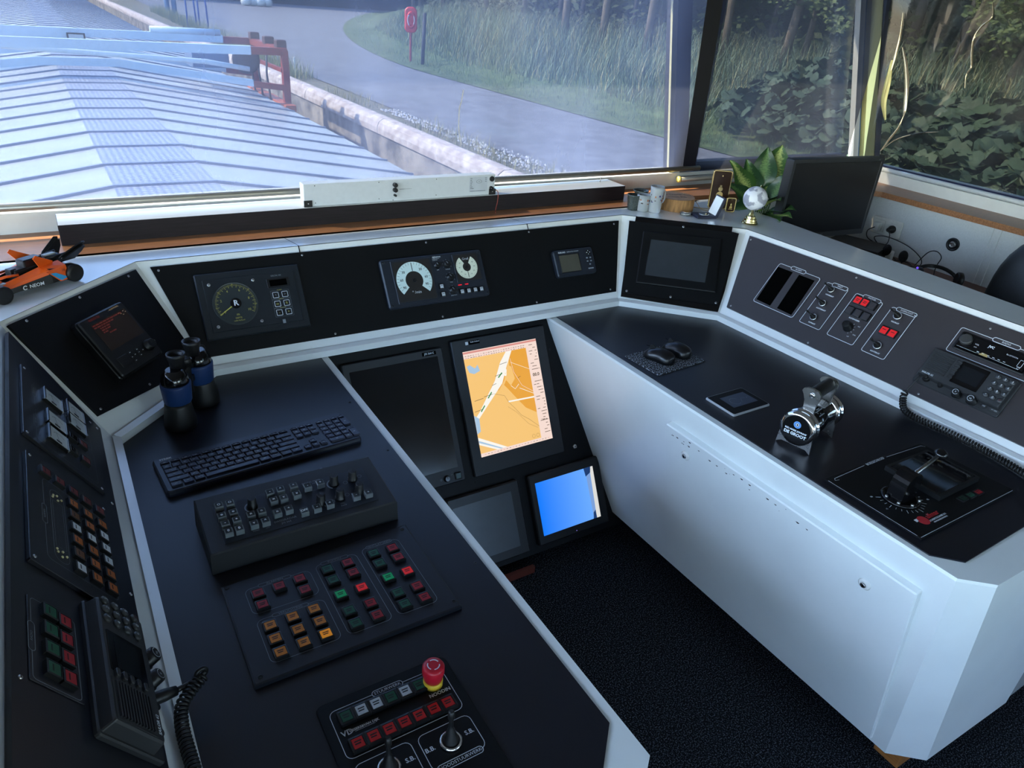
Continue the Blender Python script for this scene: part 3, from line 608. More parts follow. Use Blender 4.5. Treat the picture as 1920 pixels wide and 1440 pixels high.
# small plotter
T = thing('chart_sounder', 'small dark rounded sounder with olive screen at the right end of the instrument board', 'display', at(FP, 1.436, .112, BT))
b = MB(); b.rb(.086, .0475, .172, .097, 0, .016, .010, .004); part(T, 'housing', b, BLUEP)
b = MB(); b.rb(.062, .0455, .088, .066, .0155, .0168, .002, .0004); b.m = 1; b.rb(.062, .0455, .082, .060, .0165, .0171, .001, 0); part(T, 'screen', b, [BLKP, OLIVE])
b = MB(); b.lathe([(.0105, .0155), (.0105, .0175), (.0085, .0182)], 24, (.148, .0755, 0)); b.m = 1
for a in range(4): b.box(.148 + .0062 * cos(a * pi / 2) - .0012, .0755 + .0062 * sin(a * pi / 2) - .0012, .018, .148 + .0062 * cos(a * pi / 2) + .0012, .0755 + .0062 * sin(a * pi / 2) + .0012, .0187)
part(T, 'rocker_pad', b, [BLKP, INK])
for x, y in ((.139, .0565), (.154, .0565), (.139, .0445), (.154, .0445), (.147, .033), (.139, .018), (.147, .018), (.155, .018)):
    part(T, 'key', cached('pk', lambda: MB().rb(0, 0, .0075, .0048, 0, .0014, .002, .0004).mesh('key', INKG)), None, loc=(x, y, .0155))
b = MB(); b.text('FURUNO', .036, .0855, .0075, .0163, bold=.0002); b.text('GPS/PLOTTER SOUNDER', .083, .0855, .0047, .0163); part(T, 'lettering', b, INK)
# ---- starboard corner: taped-on plate with a dark touch panel
T = thing('touch_screen_display', 'black plate with a dark touch screen in the starboard corner of the dash', 'display', at(CR, 0, 0, 0))
b = MB(); b.prism([(.004, .022), (.356, .016), (.37, .10), (.392, .328), (.366, .331), (.366, .351), (.011, .343), (.010, .322), (-.011, .321), (.0, .15)], -.003, .001); part(T, 'backing_plate', b, BLKG)
b = MB(); b.prism([(.006, .036), (.353, .041), (.392, .326), (-.011, .321)], .0015, .006); part(T, 'cover_plate', b, BLK)
b = MB(); b.loops([[(x, y, z) for x, y in p] for p, z in (([(.050, .079), (.337, .083), (.333, .294), (.046, .285)], .006), ([(.050, .079), (.337, .083), (.333, .294), (.046, .285)], .012), ([(.054, .083), (.333, .087), (.329, .290), (.050, .281)], .014))]); part(T, 'screen_bezel', b, BLK)
b = MB(); b.prism([(.077, .112), (.295, .114), (.299, .256), (.080, .254)], .0138, .0146); part(T, 'screen', b, DIMG)
screws(T, [(.190, .324), (.022, .044), (.182, .045), (.344, .047)], .0042, .006)
# ---- port corner: tilted alarm display
T = thing('alarm_display', 'thick black alarm display with dim red text turned on the port corner board', 'display', at(CL, .1205, -.2315, BT))
b = MB(); b.rb(.073, .0765, .150, .160, 0, .020, .010, .002); b.rb(.073, .0765, .146, .156, .0195, .030, .008, .003); part(T, 'housing', b, BLKP)
b = MB(); b.rb(.080, .1, .114, .072, .0298, .0306, .001, 0); part(T, 'screen', b, mat('brown_dark_screen', (44, 34, 32), .2, var=.05))
b = MB(); rr = random.Random(5); b.m = 0
b.text('dutch by', .045, .1465, .010, .0303, al='CENTER'); b.m = 1; b.text('ALARMPANEL', .112, .1475, .0052, .0303, al='CENTER'); b.m = 0
for j, (n_, x0) in enumerate(((9, .026), (7, .026), (4, .040), (3, .040), (2, .040), (3, .055))):
    x = x0
    for k in range(n_):
        w_ = .003 + rr.random() * .008; b.box(x, .1295 - j * .0058, .0306, x + w_, .1322 - j * .0058, .0309); x += w_ + .0022
b.m = 1
for k in range(5): b.box(.112 + .005 * k, .1312 - .004 * (k % 3), .0306, .115 + .005 * k, .1325 - .004 * (k % 3), .0309)
part(T, 'screen_text', b, [glow('red_dim_text', (120, 40, 32), .5), glow('pale_dim_text', (170, 150, 120), .6)])
b = MB(); b.rb(.033, .030, .032, .026, .0298, .0318, .002, .0008); part(T, 'cover_flap', b, BLKP)
for x, y in ((.083, .038), (.083, .022), (.097, .030), (.069, .030), (.083, .030), (.060, .040), (.057, .028), (.060, .017)):
    part(T, 'key', cached('ak', lambda: (lambda q: (q.rb(0, 0, .0085, .0065, 0, .002, .002, .0006), setattr(q, 'm', 1), q.box(-.0018, -.0006, .002, .0018, .0006, .0022))[0])(MB()).mesh('key', [BLKP, INK])), None, loc=(x, y, .0298))
knob(T, .123, .032, .0298, .013, .014, 'rotary_knob', BLKP, .3)
b = MB(); b.text('F', .148, .034, .006, .0303); part(T, 'lettering', b, INKG)

# ------------------------------------------------------------------ VHF radio (one model, fitted on both dash sides)
def vhf(M, label, cordpts):
    T = thing('marine_radio', label, 'radio', M)
    b = MB(); b.rb(.118, .056, .238, .114, 0, .007, .006, .002); b.loops([rrect(.118, .064, .228, .092, .004, 3, .006), rrect(.118, .064, .224, .088, .004, 3, .022), rrect(.118, .064, .220, .084, .004, 3, .025)]); part(T, 'housing', b, RADG)
    b = MB(); b.box(.010, .034, .0245, .078, .1035, .0258)
    for k in range(12): b.box(.014, .039 + k * .0052, .0256, .072, .0417 + k * .0052, .0284)
    part(T, 'speaker_grille', b, RADG)
    b = MB(); b.rb(.128, .0675, .074, .068, .0248, .0262, .002, .0005); b.m = 1; b.rb(.128, .068, .060, .044, .0260, .0266, .001, 0); part(T, 'screen', b, [BLKG, DIM])
    for k in range(5): part(T, 'soft_key', cached('sk', lambda: MB().rb(0, 0, .014, .0075, 0, .005, .003, .001).mesh('soft_key', RADG)), None, loc=(.086, .044 + k * .0125, .0248))
    for i, t in enumerate('123456789*0#'):
        k = part(T, 'number_key', cached('nk', lambda: MB().lathe([(.0066, 0), (.0066, .003), (.0045, .0045), (.001, .0047)], 16, sx=1.1).mesh('number_key', mat('key_grey', (52, 54, 56), .4))), None, loc=(.188 + .0182 * (i % 3), .0965 - .0192 * (i // 3), .0248))
        s = MB(); s.text(t, 0, 0, .0085, .0049); part(k, 'digit', s, INK if i != 11 else REDD)
    for x, r_ in ((.124, .0115), (.165, .0125)):
        k = knob(T, x, .012, .012, r_, .020, 'rotary_knob', BLKP, 0)
        s = MB(); s.arc(0, 0, r_ * .62, .4, pi - .4 + pi, r_ * .07, .0206, 14); s.text('0' if x < .13 else 'sq', 0, 0, r_ * .55, .0206); part(k, 'knob_print', s, INK)
    knob(T, .074, .016, .010, .0062, .012, 'small_knob', BLKP, 0)
    b = MB(); b.lathe([(.010, .004), (.010, .016), (.008, .020)], 16, (.032, .019, 0)); part(T, 'microphone_socket', b, RUB)
    for x, w_, t in ((.196, .013, '1W'), (.223, .028, '<< CH')):
        k = MB(); k.rb(x, .013, w_, .011, .006, .011, .004, .001); k.m = 1; k.text(t, x, .013, .0052, .0112); part(T, 'oval_key', k, [RADG, INK])
    b = MB(); b.text('SAILOR 62', .032, .029, .0072, .0262, al='CENTER', bold=.0002); part(T, 'lettering', b, INK)
    return T
vhf(at(RB, .690, .0755, BT), 'marine radio with keypad below the car radio on the starboard dash', None)
vhf(at(LB, -.930, .070, BT), 'marine radio seen edge-on on the port dash beside the red and green keys', None)

# ------------------------------------------------------------------ port dash panels
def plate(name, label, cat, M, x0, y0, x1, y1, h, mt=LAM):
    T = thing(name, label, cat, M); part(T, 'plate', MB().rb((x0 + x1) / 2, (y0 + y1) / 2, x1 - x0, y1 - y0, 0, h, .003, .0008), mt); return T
def skew(u, v): return u + (.262 - v) * -.16 * 0
# the plates are mounted slightly skewed to the board edge: follow the measured drift of 34 mm over their height
SK = Matrix(((1, -.173, 0, 0), (0, 1, 0, 0), (0, 0, 1, 0), (0, 0, 0, 1)))
def lbp(u, v): return (u - .173 * (v - .16) * 1, v)
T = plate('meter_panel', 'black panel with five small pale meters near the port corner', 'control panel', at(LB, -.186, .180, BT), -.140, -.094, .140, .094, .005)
METER = mat('meter_white', (176, 180, 178), .4, var=.05)
for u, v in ((.074, .023), (.104, -.037), (.052, -.037), (-.014, .020), (-.074, .020)):
    h_ = .047; m = MB(); m.rb(0, 0, .050, h_, 0, .006, .001, .001); part_ = part(T, 'meter', m, BLKG, loc=(u, v, .005))
    m = MB(); m.m = 0; m.box(-.0225, -.0205, .0055, .0225, .0205, .0064); m.m = 1; m.arc(-.004, 0, .014, -1.1, 1.1, .0009, .0067, 12); m.line([(-.016, 0), (.010, .006)], .0008, .0068); m.box(-.0205, -.006, .0064, -.014, .006, .0067); part(part_, 'meter_face', m, [METER, DARKINK])
    for s_ in (-1, 1): m = MB(); m.box(-.025, s_ * .0222 - .0012, .004, .025, s_ * .0222 + .0012, .0085); part(part_, 'chrome_edge', m, CHROME)
for u, v, c in ((-.019, -.046, REDD), (-.078, -.047, REDD), (-.022, -.020, BLKG), (-.076, -.017, BLKG)): button(T, u, v, .005, .022, .0225, c, 1)
b = MB(); gframe(b, -.005, -.076, .10, .065, 'GENERATOR', .06, .045, .009, .0005, .0053, .008, .005, 'top'); gframe(b, -.125, -.078, -.012, .065, 'MOTOR', -.06, .045, .009, .0005, .0053, .008, .005, 'top')
part(T, 'lettering', b, INKG); screws(T, [(-.130, .086), (.130, .086), (-.130, -.086), (.130, -.086)], .003, .005)
# alarm panel
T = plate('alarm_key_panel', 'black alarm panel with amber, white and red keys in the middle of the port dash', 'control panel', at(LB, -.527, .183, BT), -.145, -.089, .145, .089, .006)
for k in range(5): button(T, .107, .055 - .0295 * k, .006, .0225, .022, REDD, 1)
pat = (('A', 'A', 'A'), ('D', 'A', 'W'), ('W', 'W', 'W'), ('A', 'A', 'W'), ('D', 'A', 'A'), ('W', 'A', 'A'))
for r_ in range(6):
    for c_ in range(3): button(T, .0655 - .0335 * r_, 0 - .0315 * c_, .006, .0225, .022, {'A': AMBD, 'D': mat('brown_cap', (92, 54, 24), .4), 'W': WCAP}[pat[r_][c_]], 1)
b = MB(); gframe(b, -.118, -.079, .092, .058, 'ALARMEN', -.01, .05, .009, .0006, .0063, .01, .005, 'top'); pill(b, -.016, .030, .186, .028, .0006, .0063); b.rline(-.075, .020, .045, .040, .0004, .0063, .002)
part(T, 'lettering', b, INKG)
b = MB(); rr = random.Random(2)
for s in (1, -1):
    for k in range(5): b.lathe([(.0022, .006), (.0018, .0075)], 10, (-.016 + s * (.068 + .006 * (k % 3)) + .002 * rr.random(), .039 - .0045 * k + .003 * (k % 2), 0))
part(T, 'indicator_lamp', b, mat('pale_led', (200, 190, 140), .3)); screws(T, [(-.135, .081), (.135, .081), (-.135, -.081), (.135, -.081)], .003, .006)
# green / red pairs
T = plate('radio_key_panel', 'small outlined panel of four green and four red keys on the port dash', 'control panel', at(LB, -.8155, .234, BT), -.072, -.042, .074, .040, .0012)
for k in range(4): button(T, .0555 - .0335 * k, .009, .001, .024, .0235, GRN, 1); button(T, .0525 - .033 * k, -.0155, .001, .024, .0225, RED, 1)
b = MB(); gframe(b, -.069, -.037, .0705, .0355, 'RADIO', .0, .05, .010, .0009, .0015, .006, .0055, 'top'); part(T, 'lettering', b, INKG)

# ------------------------------------------------------------------ starboard dash
T = plate('slot_panel', 'outlined panel with two black vertical slots on the starboard dash', 'control panel', at(RB, .166, .181, BT), -.084, -.083, .088, .083, .0006, LAMG)
for x in (-.0475, .0405): part(T, 'slot', MB().prism([(x - .033, .068 - .002), (x + .029, .066), (x + .034, -.072), (x - .026, -.070)], .0005, .0012), BLKD)
b = MB(); gframe(b, -.082, -.080, .084, .080, 'ALARM', -.005, .058, .013, .0017, .0014, .008, .0075); part(T, 'lettering', b, INK)
def rbpanel(label, x0, y0, x1, y1, tag, tw):
    cx, cy_ = (x0 + x1) / 2, (y0 + y1) / 2; T = plate('switch_panel', label, 'control panel', at(RB, cx, cy_, BT), x0 - cx - .002, y0 - cy_ - .002, x1 - cx + .002, y1 - cy_ + .002, .0006, LAMG)
    b = MB(); gframe(b, x0 - cx, y0 - cy_, x1 - cx, y1 - cy_, tag, .008, tw, .0125, .0016, .001, .006, .0072); return T, b, cx, cy_
T, b, cx, cy_ = rbpanel('panel of three small toggle joysticks on the starboard dash', .278, .100, .356, .258, 'MAST', .056)
for u, v, t in ((.307, .238, 'VOORMAST'), (.311, .185, 'ACHTERMAST'), (.314, .131, 'KOPMAST')):
    joystick(T, u - cx, v - cy_, .0008, .0095, .046, (-.25, 0)); b.text(t, u - cx + .006, v - cy_ - .0195, .0056, .001, bold=.0002)
part(T, 'lettering', b, INK)
T, b, cx, cy_ = rbpanel('panel with two lit red keys and a rotary knob on the starboard dash', .385, .098, .478, .258, 'MOTOR', .060)
for u, v, c in ((.405, .237, REDL), (.430, .237, REDL), (.456, .237, LAMG), (.4025, .198, LAMG), (.4305, .1985, LAMG), (.459, .198, LAMG)): button(T, u - cx, v - cy_, .0006, .025, .027, c, 2 if c == REDL else 0)
part_k = knob(T, .432 - cx, .145 - cy_, .0006, .0135, .030, 'rotary_knob', BLKP, 1.1); ring_ticks(b, .432 - cx, .145 - cy_, .017, .021, radians(-60), radians(60), 4, .001, .001)
b.text('RUITEWISSER', .432 - cx, .176 - cy_, .0062, .001, bold=.0002)
for u, v, t in ((.460, .160, 'INT'), (.463, .130, 'SNEL'), (.448, .118, 'UIT')): b.text(t, u - cx, v - cy_, .005, .001)
part(T, 'lettering', b, INK)
T, b, cx, cy_ = rbpanel('panel with two toggle joysticks around a pair of lit red keys', .509, .096, .585, .258, 'ZOEKLICHT', .064)
for u, v, t in ((.541, .236, 'VOORUIT'), (.545, .128, 'ACHTERUIT')): joystick(T, u - cx, v - cy_, .0008, .0105, .046, (-.25, 0)); b.text(t, u - cx + .004, v - cy_ - .021, .0058, .001, bold=.0002)
for u in (.5335, .5605): button(T, u - cx, .179 - cy_, .0006, .026, .027, REDL, 1)
part(T, 'lettering', b, INK)
# car radio in its outlined recess
T = thing('car_radio', 'black car radio with round knob in an outlined recess on the starboard dash', 'radio', at(RB, .713, .196, BT))
b = MB(); gframe(b, 0, 0, .222, .079, 'RADIO', .122, .072, .0125, .0016, .0006, .006, .0075); part(T, 'lettering', b, INK)
b = MB(); b.loops([rrect(.108, .040, .196, .058, .006, 3, 0), rrect(.108, .040, .196, .058, .006, 3, .004), rrect(.108, .040, .186, .050, .004, 3, .005), rrect(.108, .040, .184, .048, .004, 3, .001)]); part(T, 'surround', b, BLKP)
b = MB(); b.rb(.108, .040, .180, .046, .0, .013, .003, .002); part(T, 'front_panel', b, BLKG)
b = MB(); b.lathe([(.0165, .012), (.0165, .022), (.0145, .025), (.013, .0255)], 28, (.036, .043, 0)); part(T, 'volume_knob', b, mat('knob_grey', (64, 64, 64), .3, .3))
b = MB(); z = .0133
b.text('JVC', .101, .050, .0095, z, bold=.0003); b.text('BLUETOOTH', .157, .047, .005, z); b.text('VOL', .066, .0425, .006, z); b.text('DISP', .066, .034, .004, z)
for k in range(6): b.box(.076 + .014 * k, .024, z, .082 + .014 * k, .0252, z + .0003)
b.rline(.180, .026, .190, .046, .0008, z, .001); b.arc(.186, .0225, .003, 0, 6.28, .0007, z, 12); b.line([(.022, .020), (.075, .0195), (.08, .022), (.188, .0185)], .0006, z)
part(T, 'front_print', b, INK)
b = MB(); b.flat([(.083, .0185), (.108, .0185), (.104, .026), (.09, .027)], .0134); part(T, 'gold_patch', b, mat('tan_sticker', (150, 130, 84), .5))

# ------------------------------------------------------------------ screens on the sloping board (origin = top left of each housing)
T = thing('radar_monitor', 'tall dark blank monitor left of the lit chart screen between the desks', 'monitor', at(CP, .622, -.047, .0005))
b = MB(); b.rb(.163, -.214, .332, .436, -.005, .016, .006, .003); part(T, 'housing', b, GREYP)
b = MB(); b.rb(.163, -.203, .292, .362, .0158, .0168, .002, 0); part(T, 'screen', b, mat('radar_glass', (10, 14, 20), .14, var=.05))
b = MB(); b.rb(.282, -.0095, .048, .012, .0158, .0166, .001, 0); b.m = 1; b.text('JFS 364 C', .282, -.0095, .0085, .0168, bold=.0001); part(T, 'name_plate', b, [BLKD, INK])
knob(T, .263, -.412, .016, .0095, .010, 'power_knob', BLKG, .2)
button(T, .304, -.412, .016, .022, .022, mat('pale_green_key', (70, 92, 90), .4), 0, 'square_key')
b = MB(); b.text('O', .244, -.412, .009, .0163); b.text('DIM', .284, -.404, .005, .0163); part(T, 'lettering', b, INKG)

T = thing('chart_monitor', 'black framed monitor showing a bright orange river chart', 'monitor', at(CP, .985, -.031, .0005))
b = MB(); b.rb(.181, -.226, .360, .452, -.005, .014, .006, .003)
b.loops([rrect(.181, -.2215, .306, .368, .003, 3, .0138), rrect(.181, -.2215, .300, .362, .002, 3, .0142)]); part(T, 'housing', b, GREYP)
OR1 = glow('chart_light_orange', (252, 202, 120), .95); OR2 = glow('chart_orange', (238, 168, 58), .95); PK = glow('chart_pink', (248, 222, 210), .98)
CW = glow('chart_white', (250, 246, 236), 1.); BL = glow('chart_blue', (176, 206, 232), .9); DK_ = glow('chart_ink', (96, 74, 52), .7); RD = glow('chart_red', (226, 150, 140), .9); GN = glow('chart_green', (60, 150, 70), .8)
S = thing  # screen content is drawn in chart units: x 0..1 left to right, y 0..1 bottom to top
sx0, sy0, sw, sh = .036, -.392, .284, .351
b = MB()
def ch(pts, m, lv): b.m = m; b.flat([(sx0 + sw * x, sy0 + sh * y) for x, y in pts], .0146 + .00012 * lv)
def chl(pts, m, w, lv): b.m = m; b.line([(sx0 + sw * x, sy0 + sh * y) for x, y in pts], w, .0146 + .00012 * lv)
ch([(0, 0), (1, 0), (1, 1), (0, 1)], 2, 0)
ch([(0, .035), (.84, .035), (.84, .93), (0, .93)], 0, 1)
ch([(.46, .62), (.56, .73), (.60, .93), (.84, .93), (.84, .29), (.70, .36), (.57, .50), (.50, .58)], 1, 2)
ch([(.28, .62), (.44, .74), (.52, .86), (.55, .80), (.47, .66), (.38, .58)], 1, 2)
ch([(.55, .60), (.62, .66), (.60, .78), (.55, .80), (.50, .74), (.50, .66)], 0, 3)
ch([(.62, .35), (.69, .29), (.72, .34), (.68, .38)], 0, 3)
ch([(.0, .36), (.08, .42), (.35, .68), (.46, .84), (.56, .93), (.64, .93), (.53, .78), (.44, .64), (.14, .42), (.02, .33), (0, .32)], 3, 4)
ch([(0, .22), (.05, .24), (.06, .36), (.0, .40)], 4, 5)
ch([(.04, .80), (.10, .78), (.18, .80), (.16, .86), (.12, .83), (.06, .87), (.02, .86)], 4, 5)
ch([(0, .12), (0, .19), (.36, .035), (.22, .035)], 3, 4); ch([(0, .14), (0, .16), (.30, .035), (.27, .035)], 4, 5)
ch([(.47, .71), (.51, .70), (.53, .76), (.50, .78), (.52, .72), (.50, .72), (.515, .77), (.49, .79)], 3, 5)
chl([(.60, .86), (.62, .72), (.70, .58), (.84, .50)], 2, .0013, 6); chl([(.55, .60), (.60, .56), (.66, .60)], 3, .0016, 6)
chl([(.60, .82), (.84, .72)], 3, .0011, 6); chl([(.66, .56), (.84, .48)], 3, .0016, 6); chl([(.48, .455), (.84, .445)], 3, .005, 6)
chl([(.30, .56), (.44, .52), (.48, .45), (.55, .38), (.62, .30), (.72, .24), (.84, .15)], 5, .0008, 6); chl([(.46, .41), (.56, .34), (.64, .26), (.70, .20), (.82, .14)], 5, .0006, 6)
for x0, y0, x1, y1 in ((.10, .42, .16, .47), (.22, .53, .28, .58), (.40, .70, .46, .74)): chl([(x0, y0), (x1, y1)], 7, .004, 7)
for x, y, w_ in ((.04, .53, .12), (.02, .43, .10), (.17, .55, .12), (.36, .72, .10), (.30, .64, .06), (.45, .82, .1), (.66, .66, .04)): chl([(x, y), (x + w_, y + .01)], 5, .0014, 7)
chl([(0, .985), (1, .985)], 6, .006, 1)
rr = random.Random(11)
for j in range(2):
    for k in range(24): chl([(.02 + k * .034, .955 - .018 * j), (.02 + k * .034 + .012 + .012 * rr.random(), .955 - .018 * j)], 5 if rr.random() < .75 else 6, .0016, 2)
for j in range(30):
    y = .95 - j * .030
    if 9 <= j <= 11: continue
    for k in range(1 + rr.randrange(3)): x = .86 + .12 * rr.random(); chl([(x, y), (min(.985, x + .02 + .05 * rr.random()), y)], 5, .0018, 2)
for k in range(22): chl([(.05 + k * .042, .018), (.07 + k * .042, .018)], 5 if k % 3 else 6, .0014, 2)
for r_ in (.03,): b.m = 5; b.arc(sx0 + sw * .74, sy0 + sh * .07, .006, 0, 6.28, .0007, .0156, 16); b.arc(sx0 + sw * .80, sy0 + sh * .07, .006, 0, 6.28, .0007, .0156, 16)
b.m = 5; b.text('00.0', sx0 + sw * .92, sy0 + sh * .655, .0155, .0152, bold=.0004); b.text('7.40 m', sx0 + sw * .93, sy0 + sh * .205, .0085, .0152, bold=.0002)
part(T, 'screen', b, [OR1, OR2, PK, CW, BL, DK_, RD, GN], 'lit chart screen in orange, white and pale blue')
b = MB(); b.box(.052, -.0205, .0139, .062, -.0105, .0143); b.m = 1; b.rb(.085, -.0155, .040, .012, .0139, .0141, .001, 0); b.m = 0; b.text('Radio Holland', .087, -.0135, .0058, .0145, bold=.0001); part(T, 'name_plate', b, [INK, BLKD])

def square_monitor(label, u, v, w, h, scr, mats, lamp=False):
    T = thing('square_monitor', label, 'monitor', at(CP, u, v, .0005))
    b = MB(); b.rb(w / 2, -h / 2, w, h, -.004, .022, .006, .004); part(T, 'housing', b, BLKP)
    x0, x1, y0, y1 = scr; b = MB(); b.flat([(x0, y0), (x1, y0), (x1, y1), (x0, y1)], .0224)
    if lamp:
        b.m = 1; b.flat([(x1 - .030, y0), (x1 - .016, y0), (x1 - .013, y1 - .01), (x1 - .034, y1 - .005)], .0226); b.m = 2; b.flat([(x1 - .018, y0), (x1, y0), (x1, y1), (x1 - .014, y1)], .0227)
        b.m = 3; b.flat([(x1 - .036, y1 - .03), (x1 - .014, y1 - .02), (x1 - .010, y1), (x1 - .040, y1)], .0228)
        b.flat([(x1 - .032, y0), (x1 - .017, y0), (x1 - .018, y0 + .03), (x1 - .028, y0 + .022)], .0228)
    part(T, 'screen', b, mats)
    if lamp:
        l = MB(); l.lathe([(.0018, .0215), (.0012, .0228)], 10, (w * .52, -h + .011, 0)); part(T, 'power_lamp', l, glow('violet_led', (150, 140, 255), 1.))
    return T
square_monitor('square monitor with a dull grey screen below the blank tall monitor', .868, -.526, .268, .252, (.016, .234, -.221, -.032), [mat('matt_grey_screen', (66, 71, 76), .3, var=.05)])
def blue_screen():
    m = mat('camera_blue', (8, 8, 8), .3, emit=(26, 126, 250), es=ES, var=0); n = m.node_tree.nodes; l = m.node_tree.links; b = n['Principled BSDF']
    tc = n.new('ShaderNodeTexCoord'); s = n.new('ShaderNodeSeparateXYZ'); l.new(tc.outputs['Object'], s.inputs[0])
    r = n.new('ShaderNodeValToRGB'); r.color_ramp.elements[0].color = lin((2, 122, 255)); r.color_ramp.elements[1].color = lin((112, 176, 255))
    mr = n.new('ShaderNodeMapRange'); mr.inputs['From Min'].default_value = .02; mr.inputs['From Max'].default_value = .26; l.new(s.outputs['X'], mr.inputs[0]); l.new(mr.outputs[0], r.inputs['Fac']); l.new(r.outputs[0], b.inputs['Emission Color'])
    return m
square_monitor('square monitor showing a bright blue sky picture near the carpet', 1.176, -.527, .302, .247, (.022, .268, -.216, -.030),
               [blue_screen(), glow('camera_pale_blue', (130, 168, 226), .9), glow('camera_white', (226, 226, 222), .95), glow('camera_dark_blue', (30, 64, 120), .8)], True)

# ------------------------------------------------------------------ port desk
Z0 = .0025
# full-size keyboard
T = thing('computer_keyboard', 'black full-size computer keyboard on the port desk', 'keyboard', at(DK, .0745, 1.3525, Z0, .0795))
b = MB(); b.loops([rrect(.2175, .0675, .434, .135, .008, 4, 0), rrect(.2175, .0675, .436, .137, .008, 4, .006), rrect(.2175, .0675, .434, .135, .008, 4, .012), rrect(.2175, .0675, .428, .129, .006, 4, .0145)]); part(T, 'case', b, mat('keyboard_case', (32, 37, 50), .35, var=.05))
KEYM = mat('key_black', (38, 43, 60), .3, var=.05)
def key(x, y, w, h, n='key', leg=True):
    def mk():
        q = MB(); q.loops([rrect(0, 0, w, h, .0015, 2, 0), rrect(0, 0, w - .0012, h - .0012, .0015, 2, .004), rrect(0, 0, w - .003, h - .003, .002, 2, .0046), rrect(0, 0, w - .007, h - .007, .002, 2, .0039)]); q.m = 1
        if leg: q.box(-.0030, -.0016, .0042, .0020, .0012, .0045)
        return q.mesh(n, [KEYM, INKG])
    part(T, n, cached(('key', round(w, 4), round(h, 4), n), mk), None, loc=(x, y, .0142))
u_ = .0189
def row(x0, y, ws, n='key', h=.0170):
    x = x0
    for w in ws: key(x + w * u_ / 2, y, w * u_ - .0019, h, n); x += w * u_
ky = [.0195 + .0178 * k for k in range(5)]; kx = .0115
row(kx, ky[4], [1] * 13 + [2]); row(kx, ky[3], [1.5] + [1] * 12 + [1.5]); row(kx, ky[2], [1.8] + [1] * 11 + [2.2]); row(kx, ky[1], [2.3] + [1] * 10 + [2.7])
row(kx, ky[0], [1.3, 1.2, 1.2], 'modifier_key'); row(kx + 3.7 * u_, ky[0], [6.1], 'space_bar'); row(kx + 9.8 * u_, ky[0], [1.3, 1.3, 1.3, 1.3], 'modifier_key')
for k in range(13): key(kx + (.5 + k * 1.154) * u_, ky[4] + .0165, .0192, .0095, 'function_key')
x2 = kx + 15.25 * u_
for k in range(3):
    key(x2 + (k + .5) * u_, ky[4] + .0165, .0165, .0095, 'function_key')
    for y in (ky[4], ky[3]): key(x2 + (k + .5) * u_, y, .0170, .0170, 'edit_key')
    key(x2 + (k + .5) * u_, ky[0], .0160, .0150, 'arrow_key')
key(x2 + 1.5 * u_, ky[1], .0160, .0150, 'arrow_key')
x3 = x2 + 3.3 * u_
for r_ in range(4):
    for k in range(3): key(x3 + (k + .5) * u_, ky[4 - r_], .0170, .0170, 'number_key')
row(x3, ky[0], [2, 1], 'number_key'); key(x3 + 3.5 * u_, ky[3] + .009, .0170, .0345, 'number_key'); key(x3 + 3.5 * u_, ky[1] - .009, .0170, .0345, 'number_key')
for k in range(4): key(x3 + (k + .5) * u_, ky[4] + .0165, .0150, .0095, 'function_key')
b = MB(); b.text('STREX', .026, .1255, .0085, .0149, bold=.0004); part(T, 'lettering', b, INK)

# radar keyboard: sloped metal box
T = thing('radar_keyboard', 'black metal radar control box with clear keys and six knobs', 'keyboard', at(DK, .108, 1.085, Z0, .0))
b = MB(); w_, d_ = .362, .158
b.add([(0, 0, 0), (w_, 0, 0), (w_, d_, 0), (0, d_, 0), (.0015, .001, .043), (w_ - .0015, .001, .043), (w_ - .003, d_ - .002, .060), (.003, d_ - .002, .060), (.004, .0035, .0458), (w_ - .004, .0035, .0458), (w_ - .0055, d_ - .006, .0618), (.0055, d_ - .006, .0618)],
      [(3, 2, 1, 0), (0, 1, 5, 4), (1, 2, 6, 5), (2, 3, 7, 6), (3, 0, 4, 7), (4, 5, 9, 8), (5, 6, 10, 9), (6, 7, 11, 10), (7, 4, 8, 11), (8, 9, 10, 11)]); part(T, 'case', b, POWD)
TL = math.atan2(.016, .150); RT = Matrix.Translation((0, .0035, .0458)) @ Matrix.Rotation(TL, 4, 'X')
def rk(y): return (y - 1.108) * .93 + .0335
b = MB(); b.T = RT; b.prism([(.030, .014), (.328, .016), (.333, .121), (.030, .119)], .0002, .0010); part(T, 'key_panel', b, mat('navy_black_panel', (26, 32, 42), .3))
CK = 0
def rkey(x, y, t):
    k = bpy.data.objects.new('clear_key', cached('ck', lambda: (lambda q: (q.rb(0, 0, .0155, .0155, 0, .0105, .0015, .001), setattr(q, 'm', 1), q.rb(0, 0, .0115, .0115, .0106, .0108, .001, 0))[0])(MB()).mesh('clear_key', [CLEAR, mat('key_face', (44, 50, 54), .25)]))); COL.objects.link(k); k.parent = T
    k.matrix_local = RT @ Matrix.Translation((x - .108, rk(y), .0011))
    s = MB(); s.text(t, 0, 0, .008, .0110, bold=.0002); part(k, 'symbol', s, INK)
